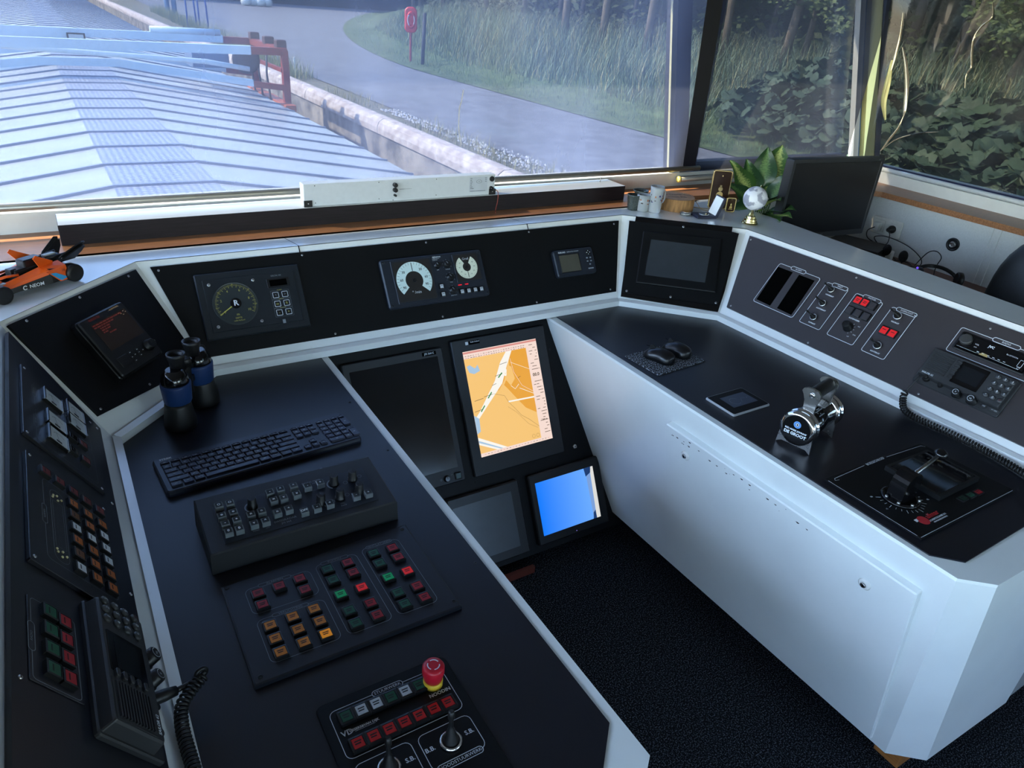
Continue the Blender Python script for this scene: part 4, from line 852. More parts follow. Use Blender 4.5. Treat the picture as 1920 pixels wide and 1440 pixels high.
for x, y, t in ((.149, 1.189, 'O'), (.169, 1.188, 'O'), (.148, 1.158, 'o'), (.169, 1.159, 'o'), (.149, 1.133, '-'), (.170, 1.135, '+'), (.150, 1.109, '0'), (.169, 1.108, '0'), (.197, 1.139, 'n'), (.217, 1.140, 'n'), (.196, 1.111, 'v'), (.217, 1.110, '^'),
                (.245, 1.189, '-'), (.266, 1.190, '^'), (.246, 1.163, '='), (.265, 1.162, 'v'), (.243, 1.125, 'n'), (.265, 1.126, '+'), (.292, 1.190, '^'), (.291, 1.163, 'v'), (.317, 1.178, '-'), (.343, 1.178, '+'), (.290, 1.107, 'OFF'), (.315, 1.108, '-'), (.341, 1.109, '+'), (.396, 1.111, '-'), (.421, 1.109, '+')): rkey(x, y, t)
for x, y in ((.206, 1.168), (.370, 1.173), (.409, 1.172), (.328, 1.125), (.367, 1.125), (.408, 1.127)):
    k = knob(T, 0, 0, 0, .0088, .024, 'rotary_knob', BLKP, .3); k.matrix_local = RT @ Matrix.Translation((x - .108, rk(y) , .001))
b = MB(); z = .0013
for x, y in ((.206, 1.168), (.370, 1.173)): b.arc(x - .108, rk(y), .0135, 1.7, 4.2, .0024, z, 14)
for x, y in ((.409, 1.172), (.367, 1.125)):
    for s_ in (-1, 1): b.arc(x - .108 + .0165 * s_, rk(y) + .004 * s_, .0042, 0, 6.28, .0006, z, 12)
b.text('DIGITAL FILTER', .330 - .108, rk(1.198), .0055, z); b.text('STEP', .335 - .108, rk(1.191), .005, z); b.text('SWISSRADAR', .253 - .108, rk(1.107), .0072, z); b.text('JFS 364', .253 - .108, rk(1.099), .0062, z)
b.text('FTC', .367 - .108, rk(1.107), .005, z); b.text('RAIN', .367 - .108, rk(1.101), .005, z); b.text('MARK', .197 - .108, rk(1.099), .0045, z); b.text('OFF', .218 - .108, rk(1.098), .0045, z)
b.line([(.317 - .108, rk(1.169)), (.335 - .108, rk(1.169)), (.343 - .108, rk(1.169))], .0005, z)
b.v = [tuple(RT @ Vector(p)) for p in b.v]; part(T, 'lettering', b, INKG)
b = MB(); b.T = Matrix.Translation((.262, d_ - .004, .035)) @ Matrix.Rotation(-pi / 2, 4, 'X'); b.lathe([(.008, 0), (.008, .010), (.0095, .012), (.0095, .024), (.007, .028)], 14); part(T, 'cable_plug', b, STEEL)

# big switch panel
T = thing('switch_panel', 'raised black panel with titled groups of red, green and amber keys', 'control panel', at(DK, .113, .805, Z0))
b = MB(); b.loops([[(0, 0, 0), (.358, .002, 0), (.360, .250, 0), (.001, .235, 0)], [(0, 0, .007), (.358, .002, .007), (.360, .250, .007), (.001, .235, .007)], [(.003, .003, .0085), (.355, .005, .0085), (.357, .247, .0085), (.004, .232, .0085)]]); part(T, 'plate', b, mat('navy_black_plate', (22, 25, 33), .36, var=.05, bump=.04, bs=900))
X, Y = .113, .805; bs_ = .0225
def grid(pts, c, lit=()):
    for i, (x, y) in enumerate(pts): button(T, x - X, y - Y, .0085, bs_, .0225, lit[1] if lit and i in lit[0] else c, 2)
grid([(.166, .991), (.166, .961), (.203, .992), (.240, .994), (.240, .963)], RED)
grid([(.330, .995), (.330, .966), (.330, .923), (.330, .881), (.330, .850), (.4195, .996), (.4195, .967), (.4195, .925), (.4195, .882), (.4195, .851)], RED, ((2, 7), REDL))
grid([(.165, .909), (.165, .878), (.165, .847), (.203, .911), (.203, .880), (.203, .849), (.240, .912), (.240, .881), (.240, .850)], AMB, ((8,), AMBL))
grid([(.2915, .995), (.2915, .964), (.2915, .924), (.2915, .881), (.2915, .849), (.382, .997), (.382, .967), (.382, .926), (.382, .882), (.382, .852)], GRN, ((2, 7), GRNL))
b = MB(); z = .0088; k_ = dict(lw=.0008, z=z, r=.011, th=.0075, ts=.0066)
gframe(b, .147 - X, .948 - Y, .262 - X, 1.0125 - Y, 'ALARMEN', .200 - X, .058, **k_); gframe(b, .147 - X, .834 - Y, .262 - X, .9325 - Y, 'VERLICHTING', .205 - X, .062, **k_)
gframe(b, .274 - X, .834 - Y, .3525 - X, 1.0175 - Y, 'POMPEN', .312 - X, .052, **k_); gframe(b, .365 - X, .836 - Y, .4405 - X, 1.022 - Y, 'VENTILATOREN', .402 - X, .052, **k_)
part(T, 'lettering', b, INKG); screws(T, [(.009, .226), (.012, .013), (.347, .238), (.350, .018)], .0038, .0085, BLKP)

# steering panel
T = thing('steering_panel', 'rounded black steering panel with red emergency stop and two small joysticks', 'control panel', at(DK, .181, .480, Z0))
b = MB(); b.rb(.1075, .1255, .215, .250, 0, .003, .012, .0008); part(T, 'plate', b, BLK)
X, Y = .181, .480
for i, c in enumerate((GRN, WCAP, WCAP, GRN, WCAP, GRN)): button(T, .217 + .0236 * i - X, .691 - Y, .003, .0232, .0245, c, 2, rim=.0032)
for i in range(7): button(T, .217 + .0239 * i - X, .642 - Y, .003, .0236, .0245, mat('bright_red_cap', (190, 26, 28), .35, var=.08), 2, rim=.0032)
joystick(T, .335 - X, .583 - Y, .003, .0135, .066, (0, -.05)); joystick(T, .241 - X, .587 - Y, .003, .0135, .066, (0, -.05))
b = MB(); z = .0033; k_ = dict(lw=.001, z=z, r=.010, th=.0105, ts=.0075)
gframe(b, .196 - X, .626 - Y, .380 - X, .7115 - Y, 'STUURWERK', .2905 - X, .050, **k_); gframe(b, .294 - X, .5535 - Y, .379 - X, .6135 - Y, 'NOODSTUURWERK', .336 - X, .072, side='bottom', **k_); gframe(b, .199 - X, .5535 - Y, .283 - X, .6145 - Y, 'STUURWERK', .241 - X, .05, side='bottom', **k_)
for x, y, t, s_ in ((.367, .586, 'S.B.', .010), (.304, .587, 'B.B.', .010), (.273, .587, 'S.B.', .010), (.210, .587, 'B.B.', .010), (.359, .667, 'NOODIN', .0085), (.236, .6685, 'VISSERS&VAN DIJK', .0056), (.210, .668, 'VD', .013)): b.text(t, x - X, y - Y, s_, z, bold=.0002)
b.line([(.221 - X, .665 - Y), (.252 - X, .665 - Y)], .0005, z); part(T, 'lettering', b, INK)
b = MB(); b.lathe([(.0155, .003), (.0155, .014), (.0145, .0145)], 28, (.3565 - X, .687 - Y, 0)); part(T, 'stop_collar', b, mat('stop_yellow', (214, 176, 50), .35))
b = MB(); b.lathe([(.0135, .0145), (.0145, .017), (.0155, .022), (.0175, .030), (.0175, .041), (.0155, .0445), (.010, .0455)], 32, (.3565 - X, .687 - Y, 0)); E_ = part(T, 'emergency_stop', b, mat('stop_red', (176, 24, 42), .35))
b = MB()
for k in range(3): b.arc(.3565 - X, .687 - Y, .0092, k * 2.094 + .25, k * 2.094 + 1.75, .0016, .0458, 10)
part(E_, 'turn_arrows', b, INK)

# binoculars standing on their objectives
T = thing('binoculars', 'black binoculars with blue bands standing upright in the desk corner', 'binoculars', at(DK, .183, 1.682, Z0, .92))
BNB = mat('binocular_blue', (18, 46, 92), .5, var=.06)
for s in (-1, 1):
    x = .0585 * s
    b = MB(); b.lathe([(.036, 0), (.037, .006), (.036, .02), (.030, .058), (.0285, .066)], 32, (x, 0, 0)); part(T, 'objective_tube', b, RUB)
    b = MB(); b.lathe([(.0285, .064), (.0305, .068), (.0335, .110), (.033, .114), (.030, .116)], 32, (x * .93, 0, 0), sx=1.08); part(T, 'grip_band', b, BNB)
    b = MB(); b.lathe([(.031, .113), (.031, .120), (.028, .135), (.021, .146), (.017, .149)], 32, (x * .93, 0, 0), sx=1.05); part(T, 'prism_housing', b, BLKG)
    b = MB(); b.lathe([(.0165, .146), (.0165, .160), (.0205, .174), (.0215, .181), (.0195, .182), (.0150, .176), (.0135, .170)], 32, (x * .62, 0, 0)); part(T, 'eyepiece', b, RUB)
    b = MB(); b.lathe([(.0130, .1695), (.0, .1698)], 24, (x * .62, 0, 0)); part(T, 'ocular_lens', b, mat('lens_glass', (12, 16, 30), .05))
b = MB(); b.cyl(0, 0, .010, .060, .152, 20, .002); b.box(-.03, -.006, .084, .03, .006, .100); b.box(-.026, -.005, .118, .026, .005, .128); part(T, 'hinge', b, BLKP)
b = MB(); b.lathe([(.013, .132), (.013, .150), (.011, .153)], 24); part(T, 'focus_wheel', b, RUB)
b = MB(); b.tube(smooth_path([(.088, .004, .104), (.093, .0, .130), (.085, .0, .146), (.070, .004, .148)], 6), .0022, 8); part(T, 'strap_loop', b, RUB)

# handset cord and its plug beside the port radio
T = thing('handset_cord', 'black coiled handset cord with its plug lying on the port desk edge', 'cord', at(DK, 0, 0, Z0))
b = MB(); b.tube([(.0 - .045, .800, .060), (-.030, .803, .060), (-.005, .808, .056), (.010, .812, .052)], [.0075, .009, .009, .007], 12); part(T, 'plug', b, RUB)
b = MB(); P_ = smooth_path([(.010, .812, .052), (.028, .818, .05), (.046, .824, .052), (.052, .826, .054)], 4); b.tube(P_, [.004] * len(P_), 8)
b.tube([(.046 + .007 * cos(a), .825 + .002 * cos(a), .055 + .0075 * sin(a)) for a in [2 * pi * k / 16 for k in range(16)]], .0034, 8, True); part(T, 'strain_relief', b, RUB)
b = MB(); b.tube(coil([(.046, .822, .050), (.026, .806, .046), (.012, .790, .042), (.007, .765, .036), (.007, .735, .034), (.009, .690, .034), (.01, .62, .034)], .0078, .0023, 34, 12), .0023, 6); part(T, 'coiled_cord', b, RUB)

# ------------------------------------------------------------------ starboard desk
T = thing('mouse_mat', 'square speckled black felt mat under the two mice', 'mat', at(DK, 1.425, 1.365, Z0, .062)); b = MB()
def felt():
    m = mat('speckled_felt', (30, 32, 36), .95, var=.1); n = m.node_tree.nodes; l = m.node_tree.links; b_ = n['Principled BSDF']; v = n.new('ShaderNodeTexNoise'); v.inputs['Scale'].default_value = 250; tc = n.new('ShaderNodeTexCoord'); l.new(tc.outputs['Object'], v.inputs['Vector'])
    r = n.new('ShaderNodeValToRGB'); r.color_ramp.elements[0].position = .5; r.color_ramp.elements[1].position = .6; r.color_ramp.elements[0].color = lin((10, 11, 14)); r.color_ramp.elements[1].color = lin((150, 156, 164)); l.new(v.outputs['Fac'], r.inputs['Fac']); l.new(r.outputs[0], b_.inputs['Base Color'])
    bp = n.new('ShaderNodeBump'); bp.inputs['Distance'].default_value = .003; l.new(v.outputs['Fac'], bp.inputs['Height']); l.new(bp.outputs[0], b_.inputs['Normal']); return m
bpy.data.objects.remove(T)
solo('mouse_mat', 'square speckled black felt mat under the two mice', 'mat', MB().rb(.106, .073, .212, .146, 0, .004, .002, .001), felt(), at(DK, 1.430, 1.362, Z0, .075))
def mouse(label, x, y, rot, logo):
    T = thing('computer_mouse', label, 'mouse', at(DK, x, y, Z0 + .004, rot), 'mice on the felt mat')
    b = MB(); N = 14; ls = []
    for k in range(N + 1):          # cross sections along the length
        t = k / N; yy = -.052 + .104 * t; w = .031 * (max(0, 1 - (2 * t - 1) ** 4)) ** .5 * (1 - .12 * math.exp(-((t - .52) / .2) ** 2)); h = .037 * (max(0, 1 - ((t - .42) / .6) ** 2)) ** .6
        w = max(w, .003); h = max(h, .004)
        ls.append([(w * cos(a) * (1 + .08 * sin(a)), yy, h * max(0, sin(a)) ** .8) for a in [pi * i / 14 for i in range(15)]])
    b.loops([[p for p in l] for l in ls], smooth=True); part(T, 'shell', b, mat('mouse_black', (16, 16, 18), .3, var=.05))
    b = MB(); b.T = Matrix.Translation((0, .028, .031)) @ Matrix.Rotation(pi / 2, 4, 'Y'); b.lathe([(.009, -.003), (.010, 0), (.009, .003)], 18); part(T, 'scroll_wheel', b, RUB)
    b = MB(); b.box(-.0005, .014, .0305, .0005, .050, .0315); part(T, 'button_gap', b, BLKD)
    b = MB(); b.text(logo, 0, -.034, .007, .0, M=Matrix.Translation((0, -.012, .0325)) @ Matrix.Rotation(.42, 4, 'X')); part(T, 'logo', b, INKG)
mouse('black mouse nearer the front edge of the felt mat, with round logo', 1.505, 1.445, .32, 'o'); mouse('black mouse with lettering on its palm rest, farther back on the mat', 1.590, 1.457, .15, 'Trust')
# small touch panel
T = thing('touch_display', 'small touch display with pale metal rim set flat in the starboard desk', 'display', at(DK, 1.461, 1.087, Z0, .008))
b = MB(); b.rb(.0735, .0545, .149, .109, 0, .0055, .006, .002); part(T, 'rim', b, RIM); b = MB(); b.rb(.0735, .0545, .142, .102, .0054, .0060, .005, 0); part(T, 'glass', b, BLK)
b = MB(); b.flat([(.030, .029), (.129, .029), (.127, .086), (.032, .086)], .0062); b.m = 1; b.arc(.062, .055, .016, .5, 5.4, .0009, .0063, 16); b.line([(.08, .045), (.092, .062), (.105, .058)], .0007, .0063); b.arc(.113, .058, .0014, 0, 6.28, .0012, .0063, 8); part(T, 'screen', b, [mat('grey_blue_screen', (62, 70, 84), .4), INKG])
# engine lever on its drum
LV = at(DK, 1.480, .908, Z0, -1.345) @ Matrix.Scale(1.09, 4); T = thing('engine_lever', 'chrome and black engine throttle lever with a badge on its drum end', 'lever', LV)
# local: +y = drum axis running from the badge end, x = across, z up
AX = Matrix.Translation((0, 0, .054)) @ Matrix.Rotation(-pi / 2, 4, 'X')
b = MB(); b.T = AX; b.lathe([(.036, .022), (.036, .130)], 40); part(T, 'drum', b, BLKG)
for y0, n in ((-.004, 'end_ring'), (.128, 'end_ring')):
    b = MB(); b.T = AX; b.lathe([(.034, y0), (.042, y0 + .003), (.042, y0 + .016), (.039, y0 + .018), (.039, y0 + .022), (.043, y0 + .024), (.043, y0 + .028), (.036, y0 + .030)], 44); part(T, n, b, CHROME)
b = MB(); b.T = Matrix.Translation((0, -.0042, .054)) @ Matrix.Rotation(pi / 2, 4, 'X'); b.lathe([(.034, 0), (.033, .001)], 40); b.m = 1; z = .0013
b.text('RED MARK JOHNNY', 0, -.004, .0058, z, bold=.0003); b.text('DE GROOT', 0, -.0135, .0105, z, bold=.0005); b.m = 2; b.arc(0, .012, .0068, 0, 6.29, .0042, z, 20); b.m = 1; b.arc(0, .012, .003, 0, 6.29, .002, z, 14)
part(T, 'badge', b, [BLKG, INK, mat('badge_blue', (92, 140, 196), .4)])
for y0 in (.004, .126):
    b = MB(); Q = [(-.042, 0), (-.030, .008), (.030, .008), (.042, 0), (.040, .030), (.034, .052), (-.034, .052), (-.040, .030)]; b.T = Matrix.Translation((0, y0, 0)) @ Matrix.Rotation(pi / 2, 4, 'X'); b.prism(Q, -.006, 0); part(T, 'bracket', b, STEEL)
for y0 in (.024, .116):
    b = MB(); Q = [(-.024, .050), (.026, .050), (.019, .070), (.0165, .092), (.0175, .115), (.0215, .130), (.021, .141), (.014, .148), (.002, .150), (-.012, .149), (-.021, .144), (-.023, .138), (-.018, .131), (-.0125, .118), (-.010, .100), (-.013, .075)]; b.T = Matrix.Translation((0, y0 + .008, 0)) @ Matrix.Rotation(pi / 2, 4, 'X'); b.prism(Q, 0, .007); A_ = part(T, 'lever_arm', b, STEEL)
    b = MB(); b.T = Matrix.Translation((.002, y0 + (.001 if y0 < .1 else .008), .135)) @ Matrix.Rotation(pi / 2 if y0 < .1 else -pi / 2, 4, 'X'); b.lathe([(.0065, 0), (.006, .003), (.003, .0035)], 14); part(A_, 'bolt', b, CHROME)
b = MB(); b.T = Matrix.Translation((.002, 0, .135)) @ Matrix.Rotation(-pi / 2, 4, 'X'); b.lathe([(.0145, .030), (.0155, .034), (.0155, .112), (.0145, .116)], 28); part(T, 'grip', b, BLKP)
b = MB(); b.T = AX @ Matrix.Rotation(-1.2, 4, 'Z'); 
for k in range(7): b.box(.0358, -.012 + .004 * k, .045 + .006 * (k % 3), .0362, -.0095 + .004 * k, .05 + .01 * (k % 4))
part(T, 'drum_print', b, INKG)
# bow thruster panel
T = thing('bow_thruster_panel', 'black panel with bow thruster lever, flat display and small scale dial', 'control panel', at(DK, 1.437, .530, Z0))
b = MB(); b.prism([(.006, 0), (.400, .001), (.388, .236), (0, .243)], 0, .0045); part(T, 'plate', b, BLK)
b = MB(); z = .0048
b.line([(.006, .010), (.001, .235)], .0016, z); b.line([(.008, .003), (.396, .003)], .0010, z); b.line([(.030, .225), (.018, .228), (.024, .234), (.145, .237)], .0011, z); b.line([(.236, .236), (.376, .228), (.384, .220)], .0011, z)
b.text('BOEGSCHROEF', .190, .2365, .0105, z, bold=.0003)
cx, cy_ = .100, .112
for k in range(19):
    a = radians(150 + 13.5 * k); r0 = .046; b.line([(cx + r0 * cos(a), cy_ + r0 * sin(a)), (cx + (r0 + (.012 if k % 3 == 0 else .008)) * cos(a), cy_ + (r0 + (.012 if k % 3 == 0 else .008)) * sin(a))], .0013, z)
for a, t in ((150, '90'), (190, '45'), (270, '0'), (330, '45')): b.text(t, cx + .068 * cos(radians(a)), cy_ + .068 * sin(radians(a)), .007, z)
b.m = 1; b.cyl(.072, .036, .014, .0045, .0049, 20); b.text('alfmar', .112, .040, .0185, z, bold=.0004); b.m = 0; b.text('SCHEEPSTECHNIEK B.V.', .115, .0275, .0062, z, bold=.0002); b.text('WWW.BOEGSCHROEF.NL', .115, .0205, .0045, z, bold=.0002); b.box(.052, .039, .0045, .062, .047, .0049)
part(T, 'lettering', b, [INK, mat('red_print', (170, 36, 44), .5)])
b = MB(); b.prism([(.178, .062), (.354, .064), (.352, .200), (.176, .203)], .0045, .017); b.m = 1; b.prism([(.186, .070), (.346, .072), (.344, .192), (.184, .195)], .0172, .0178); part(T, 'flat_display', b, [BLKP, mat('display_glass', (8, 9, 12), .04)])
for i, c in enumerate((GRN, GRN, RED)): button(T, .241 + .031 * i, .0405 - .0015 * i, .0045, .026, .018, c if i != 0 else mat('dark_green_cap', (8, 46, 32), .4), 1, raise_=.003)
b = MB(); b.lathe([(.043, .0045), (.043, .010), (.036, .012), (.034, .011)], 36, (cx, cy_, 0)); part(T, 'lever_base', b, BLKG)
for a in (160, 205, 250, 300, 345):
    m = MB(); m.lathe([(.004, .010), (.0035, .0155), (.002, .017)], 12, (cx + .039 * cos(radians(a)), cy_ + .039 * sin(radians(a)), 0)); part(T, 'stud', m, STEEL)
HD = Matrix.Translation((cx, cy_, .0))
b = MB(); b.T = HD @ Matrix.Translation((0, .019, 0)) @ Matrix.Rotation(pi / 2, 4, 'X'); b.prism([(-.030, .010), (.030, .010), (.030, .045)] + [(.030 * cos(a), .052 + .030 * sin(a)) for a in [pi * k / 10 for k in range(11)]] + [(-.030, .045)], 0, .038); H_ = part(T, 'lever_head', b, BLKG)
for y in (-.0195, .0195): m = MB(); m.T = HD @ Matrix.Translation((0, y, .052)) @ Matrix.Rotation(pi / 2, 4, 'X'); m.arc(0, 0, .030, 0, pi, .0014, 0, 16); m.line([(-.030, 0), (-.030, -.04)], .0014, 0); part(H_, 'gold_edge', m, GOLD)
b = MB(); b.T = HD; b.tube([(.02, .0, .066), (.060, .002, .073), (.118, .006, .084)], [.0052, .0045, .0042], 12); part(T, 'lever_rod', b, STEEL)
b = MB(); b.T = HD; b.ball(.130, .007, .086, .0155, 20, .85); part(T, 'lever_ball', b, BLKG)
# coiled handset cord of the starboard radio
T = thing('handset_cord', 'long black coiled cord hanging from the starboard radio onto the desk', 'cord')
mic = RB @ Vector((.722, .0945, BT + .022))
b = MB(); b.tube(smooth_path([tuple(mic), tuple(RB @ Vector((.712, .084, .036))), tuple(RB @ Vector((.708, .058, .034))), tuple(RB @ Vector((.702, .034, .026)))], 6), .0024, 8); part(T, 'lead', b, RUB)
b = MB(); b.lathe([(.0075, 0), (.0075, .014), (.005, .02)], 14); b.v = [tuple(RB @ Matrix.Translation((.722, .0945, .016)) @ Vector(p)) for p in b.v]; part(T, 'plug', b, RUB)
s0 = RB @ Vector((.702, .034, .026))
b = MB(); b.tube(coil([tuple(s0), (1.962, .915, .792), (1.938, .890, .770), (1.932, .850, .764), (1.938, .80, .7635), (1.945, .745, .7635), (1.946, .68, .7635), (1.938, .60, .7635), (1.925, .53, .7635), (1.91, .46, .7635)], .0080, .0023, 62, 12), .0023, 6); part(T, 'coiled_cord', b, RUB)

# ------------------------------------------------------------------ things on the dash top and the window shelf
ZT = 1.0305
T = thing('cable_box', 'long dark wood veneered box lying on the window shelf', 'box', W(-.017, 2.2335, ZT))
b = MB(); b.rb(.986, .060, 1.973, .118, 0, .0555, .002, .0012); part(T, 'box_front', b, WOODD)
b = MB(); b.box(.001, .003, .0556, 1.971, .118, .0564); b.box(.040, .003, .0562, .0412, .118, .0566); part(T, 'box_top', b, mat('sunlit_veneer_top', (206, 204, 200), .3, var=.08, vs_=10, stretch=(1, 14, 14)))  # sunlight on the dark box's top is painted in as a pale colour
b = MB(); b.tube([(1.905, .085, .056), (1.910, .085, .074)], .0022, 8); part(T, 'pin', b, STEEL)
T = thing('strip_radio', 'long white metal box with three black knobs standing on the dark wood box', 'device', W(.655, 2.247, 1.0875))
b = MB(); b.rb(.347, .020, .694, .040, .0, .070, .002, .0015); part(T, 'case', b, mat('white_powder_coat', (202, 206, 208), .4, var=.03, vs_=60))
FR = Matrix.Rotation(pi / 2, 4, 'X')       # local x right, y up, z towards the room
for x, y, r in ((.306, .0535, .0075), (.306, .037, .0075), (.3055, .0195, .004)):
    m = MB(); m.T = FR; m.lathe([(r, 0), (r, .010), (r * .85, .013)], 18, (x, y, 0)); part(T, 'knob', m, BLKP)
m = MB(); m.T = FR; m.lathe([(.0095, 0), (.0095, .004), (.008, .005)], 22, (.680, .055, 0)); part(T, 'round_socket', m, BLKP)
m = MB(); m.T = FR; m.lathe([(.006, 0), (.006, .006), (.004, .014)], 16, (.678, .0235, 0)); m.lathe([(.004, .010), (.004, .022)], 10, (.683, .020, 0)); part(T, 'power_plug', m, BLKP)
for x in (.012, .684):
    m = MB(); m.box(x - .013, -.0035, -.0006, x + .013, .002, .0195, .0004); m.m = 1; m.T = FR; m.cyl(x, .010, .002, .0035, .0045, 10); part(T, 'corner_bracket', m, [BLKP, SCREW])
b = MB(); b.T = FR; z = .0004
for k in range(10): b.cyl(.325 + .0045 * k, .0375, .0013 if k < 4 else .0009, 0, .0004, 8)
for x, y in ((.036, .064), (.25, .064), (.46, .064), (.036, .010), (.25, .010), (.46, .010), (.30, .003)): b.cyl(x, y, .0016, 0, .0005, 8)
part(T, 'vent_holes', b, DARKINK)
b = MB(); b.T = FR; b.box(.590, .012, 0, .662, .064, .0004); b.m = 1; rr = random.Random(4)
for j in range(7): b.box(.593, .0585 - .0058 * j, .0004, .598 + .010 * rr.random(), .0598 - .0058 * j, .0006); b.box(.652, .0585 - .0058 * j, .0004, .659, .0598 - .0058 * j, .0006) if j < 3 else None
b.box(.593, .0145, .0004, .655, .0158, .0006); b.T = FR @ Matrix.Translation((.628, .048, 0)) @ Matrix.Diagonal((1.7, 1, 1, 1)); b.arc(0, 0, .006, 0, 6.29, .0006, .0006, 18); b.text('ned', 0, 0, .005, .0006, stretch=.6)
part(T, 'type_plate', b, [mat('pale_label', (186, 192, 198), .5), DARKINK])
b = MB(); b.tube(smooth_path([(.684, -.016, .021), (.696, -.022, .012), (.692, -.030, -.018), (.680, -.040, -.045), (.672, -.052, -.0555)], 6), .0012, 6); part(T, 'power_lead', b, mat('red_lead', (150, 60, 46), .5))

# toy racing car, nose to port and aft
T = thing('toy_racing_car', 'orange and black toy formula racing car on the white dash corner', 'toy', W(-.103, 1.932, ZT, radians(217)))
# local +x = nose, +y = the car's left (towards the room after rotation)
OR = mat('toy_orange', (226, 92, 28), .3, var=.03); TBL = mat('toy_black', (16, 16, 17), .35); TGY = mat('toy_grey', (168, 172, 172), .4); TBU = mat('toy_blue', (52, 150, 204), .35)
def wheel(x, y, r, w):
    b = MB(); b.T = Matrix.Translation((x, y, r)) @ Matrix.Rotation(pi / 2, 4, 'X')
    b.lathe([(r * .62, -w / 2), (r * .94, -w / 2), (r, -w * .36), (r, -w * .12), (r * .97, -w * .10), (r, -w * .06), (r, w * .06), (r * .97, w * .10), (r, w * .36), (r * .94, w / 2), (r * .62, w / 2)], 32); o = part(T, 'tyre', b, RUB)
    b = MB(); b.T = Matrix.Translation((x, y, r)) @ Matrix.Rotation(pi / 2, 4, 'X'); b.lathe([(r * .64, -w * .38), (r * .60, -w * .30), (r * .2, -w * .22), (r * .2, w * .22), (r * .60, w * .30), (r * .64, w * .38)], 24); b.m = 1
    b.lathe([(r * .12, -w * .34), (r * .12, w * .34)], 10); part(o, 'hub', b, [TBL, TGY])
for y in (-.047, .047): wheel(-.086, y, .0215, .026); wheel(.092, y, .0205, .020)
b = MB(); b.prism([(-.115, -.024), (.06, -.030), (.13, -.012), (.15, -.010), (.15, .010), (.13, .012), (.06, .030), (-.115, .024)], .008, .026)
b.box(-.10, -.045, .020, -.085, .045, .028); b.box(.086, -.045, .020, .098, .045, .027); b.box(-.06, -.016, .026, .03, .016, .052, .003); b.box(-.045, -.014, .050, .004, .014, .068, .003); b.box(-.095, -.010, .030, -.055, .010, .060, .003); part(T, 'chassis', b, TBL)
for s in (1, -1):
    b = MB()
    b.loops([[(-.075, s * .030, .012), (-.075, s * .050, .012), (-.070, s * .050, .044), (-.070, s * .026, .050)], [(-.030, s * .032, .012), (-.030, s * .052, .012), (-.028, s * .047, .044), (-.028, s * .026, .048)], [(.07, s * .022, .012), (.07, s * .034, .012), (.07, s * .032, .028), (.07, s * .020, .031)]]); p = part(T, 'side_pod', b, TBL)
    m = MB(); m.prism([(-.078, .0), (-.028, .0)], 0, 0) if False else None
    m.add([(-.074, s * .0512, .011), (-.048, s * .0528, .011), (-.020, s * .0515, .040), (-.070, s * .0505, .046), (-.070, s * .027, .0525), (-.02, s * .026, .050)], [(0, 1, 2, 3), (3, 2, 5, 4)])
    m.add([(-.028, s * .0485, .0435), (.07, s * .0335, .0275), (.07, s * .020, .0325), (-.028, s * .025, .050)], [(0, 1, 2, 3)]); m.add([(-.024, s * .0505, .034), (.066, s * .0345, .022), (.07, s * .0335, .0275), (-.028, s * .0490, .0435)], [(0, 1, 2, 3)])
    part(p, 'orange_panel', m, OR)
    m = MB(); m.add([(-.070, s * .0520, .016), (-.050, s * .0534, .013), (-.026, s * .0528, .036), (-.040, s * .0526, .0345)], [(0, 1, 2, 3)]); part(p, 'blue_stripe', m, TBU)
    m = MB(); MT = Matrix.Translation((.018, s * .0452, .0185)) @ Matrix.Rotation(pi if s > 0 else 0, 4, 'Z') @ Matrix.Rotation(pi / 2, 4, 'X')
    MT = Matrix.Translation((.016, s * .0458, .0185)) @ Matrix.Rotation(s * -.165, 4, 'Z') @ (Matrix.Rotation(pi, 4, 'Z') if s > 0 else I4) @ Matrix.Rotation(pi / 2, 4, 'X')
    m.text('NEOM', .008, 0, .0115, .0008, M=MT, bold=.0002); m.T = MT
    m.arc(-.018, 0, .0042, .5, 5.6, .0024, .0008, 12); part(p, 'side_lettering', m, INK)
    m = MB(); m.text('16', 0, 0, .009, .0006, M=Matrix.Translation((-.060, s * .0525, .036)) @ (Matrix.Rotation(pi, 4, 'Z') if s > 0 else I4) @ Matrix.Rotation(pi / 2, 4, 'X')); part(p, 'race_number', m, TBL)
    m = MB(); q = [(-.046, 0), (-.012, .0), (.010, .034), (.003, .040), (-.014, .030), (-.046, .012)]; m.T = Matrix.Translation((-.010, s * .030, .044)) @ Matrix.Rotation(s * .12, 4, 'Z') @ Matrix.Rotation(pi / 2 - s * .28, 4, 'X'); m.prism(q, -.001, .001); part(T, 'orange_fin', m, OR)
    m = MB(); m.tube([(.10, s * .008, .040), (.055, s * .018, .046), (.028, s * .022, .044)], .0032, 8); part(T, 'halo_bar', m, OR)
    m = MB(); q = [(-.03, 0), (.012, 0), (.004, .008), (-.042, .034), (-.052, .032), (-.046, .018)]; m.T = Matrix.Translation((-.085, s * .026, .046)) @ Matrix.Rotation(pi / 2 - s * .5, 4, 'X'); m.prism(q, -.002, .002); m.prism([(x - .002, y + .009) for x, y in q], .003, .006); part(T, 'rear_wing', m, TBL)
    m = MB(); m.tube([(.092, s * .038, .030), (.07, s * .012, .034)], .0018, 6); m.tube([(.092, s * .038, .020), (.07, s * .012, .022)], .0018, 6); part(T, 'suspension_arm', m, TGY)
b = MB(); b.box(.06, -.012, .026, .145, .012, .036, .002); b.box(.12, -.045, .010, .15, .045, .014, .001); part(T, 'nose', b, OR)
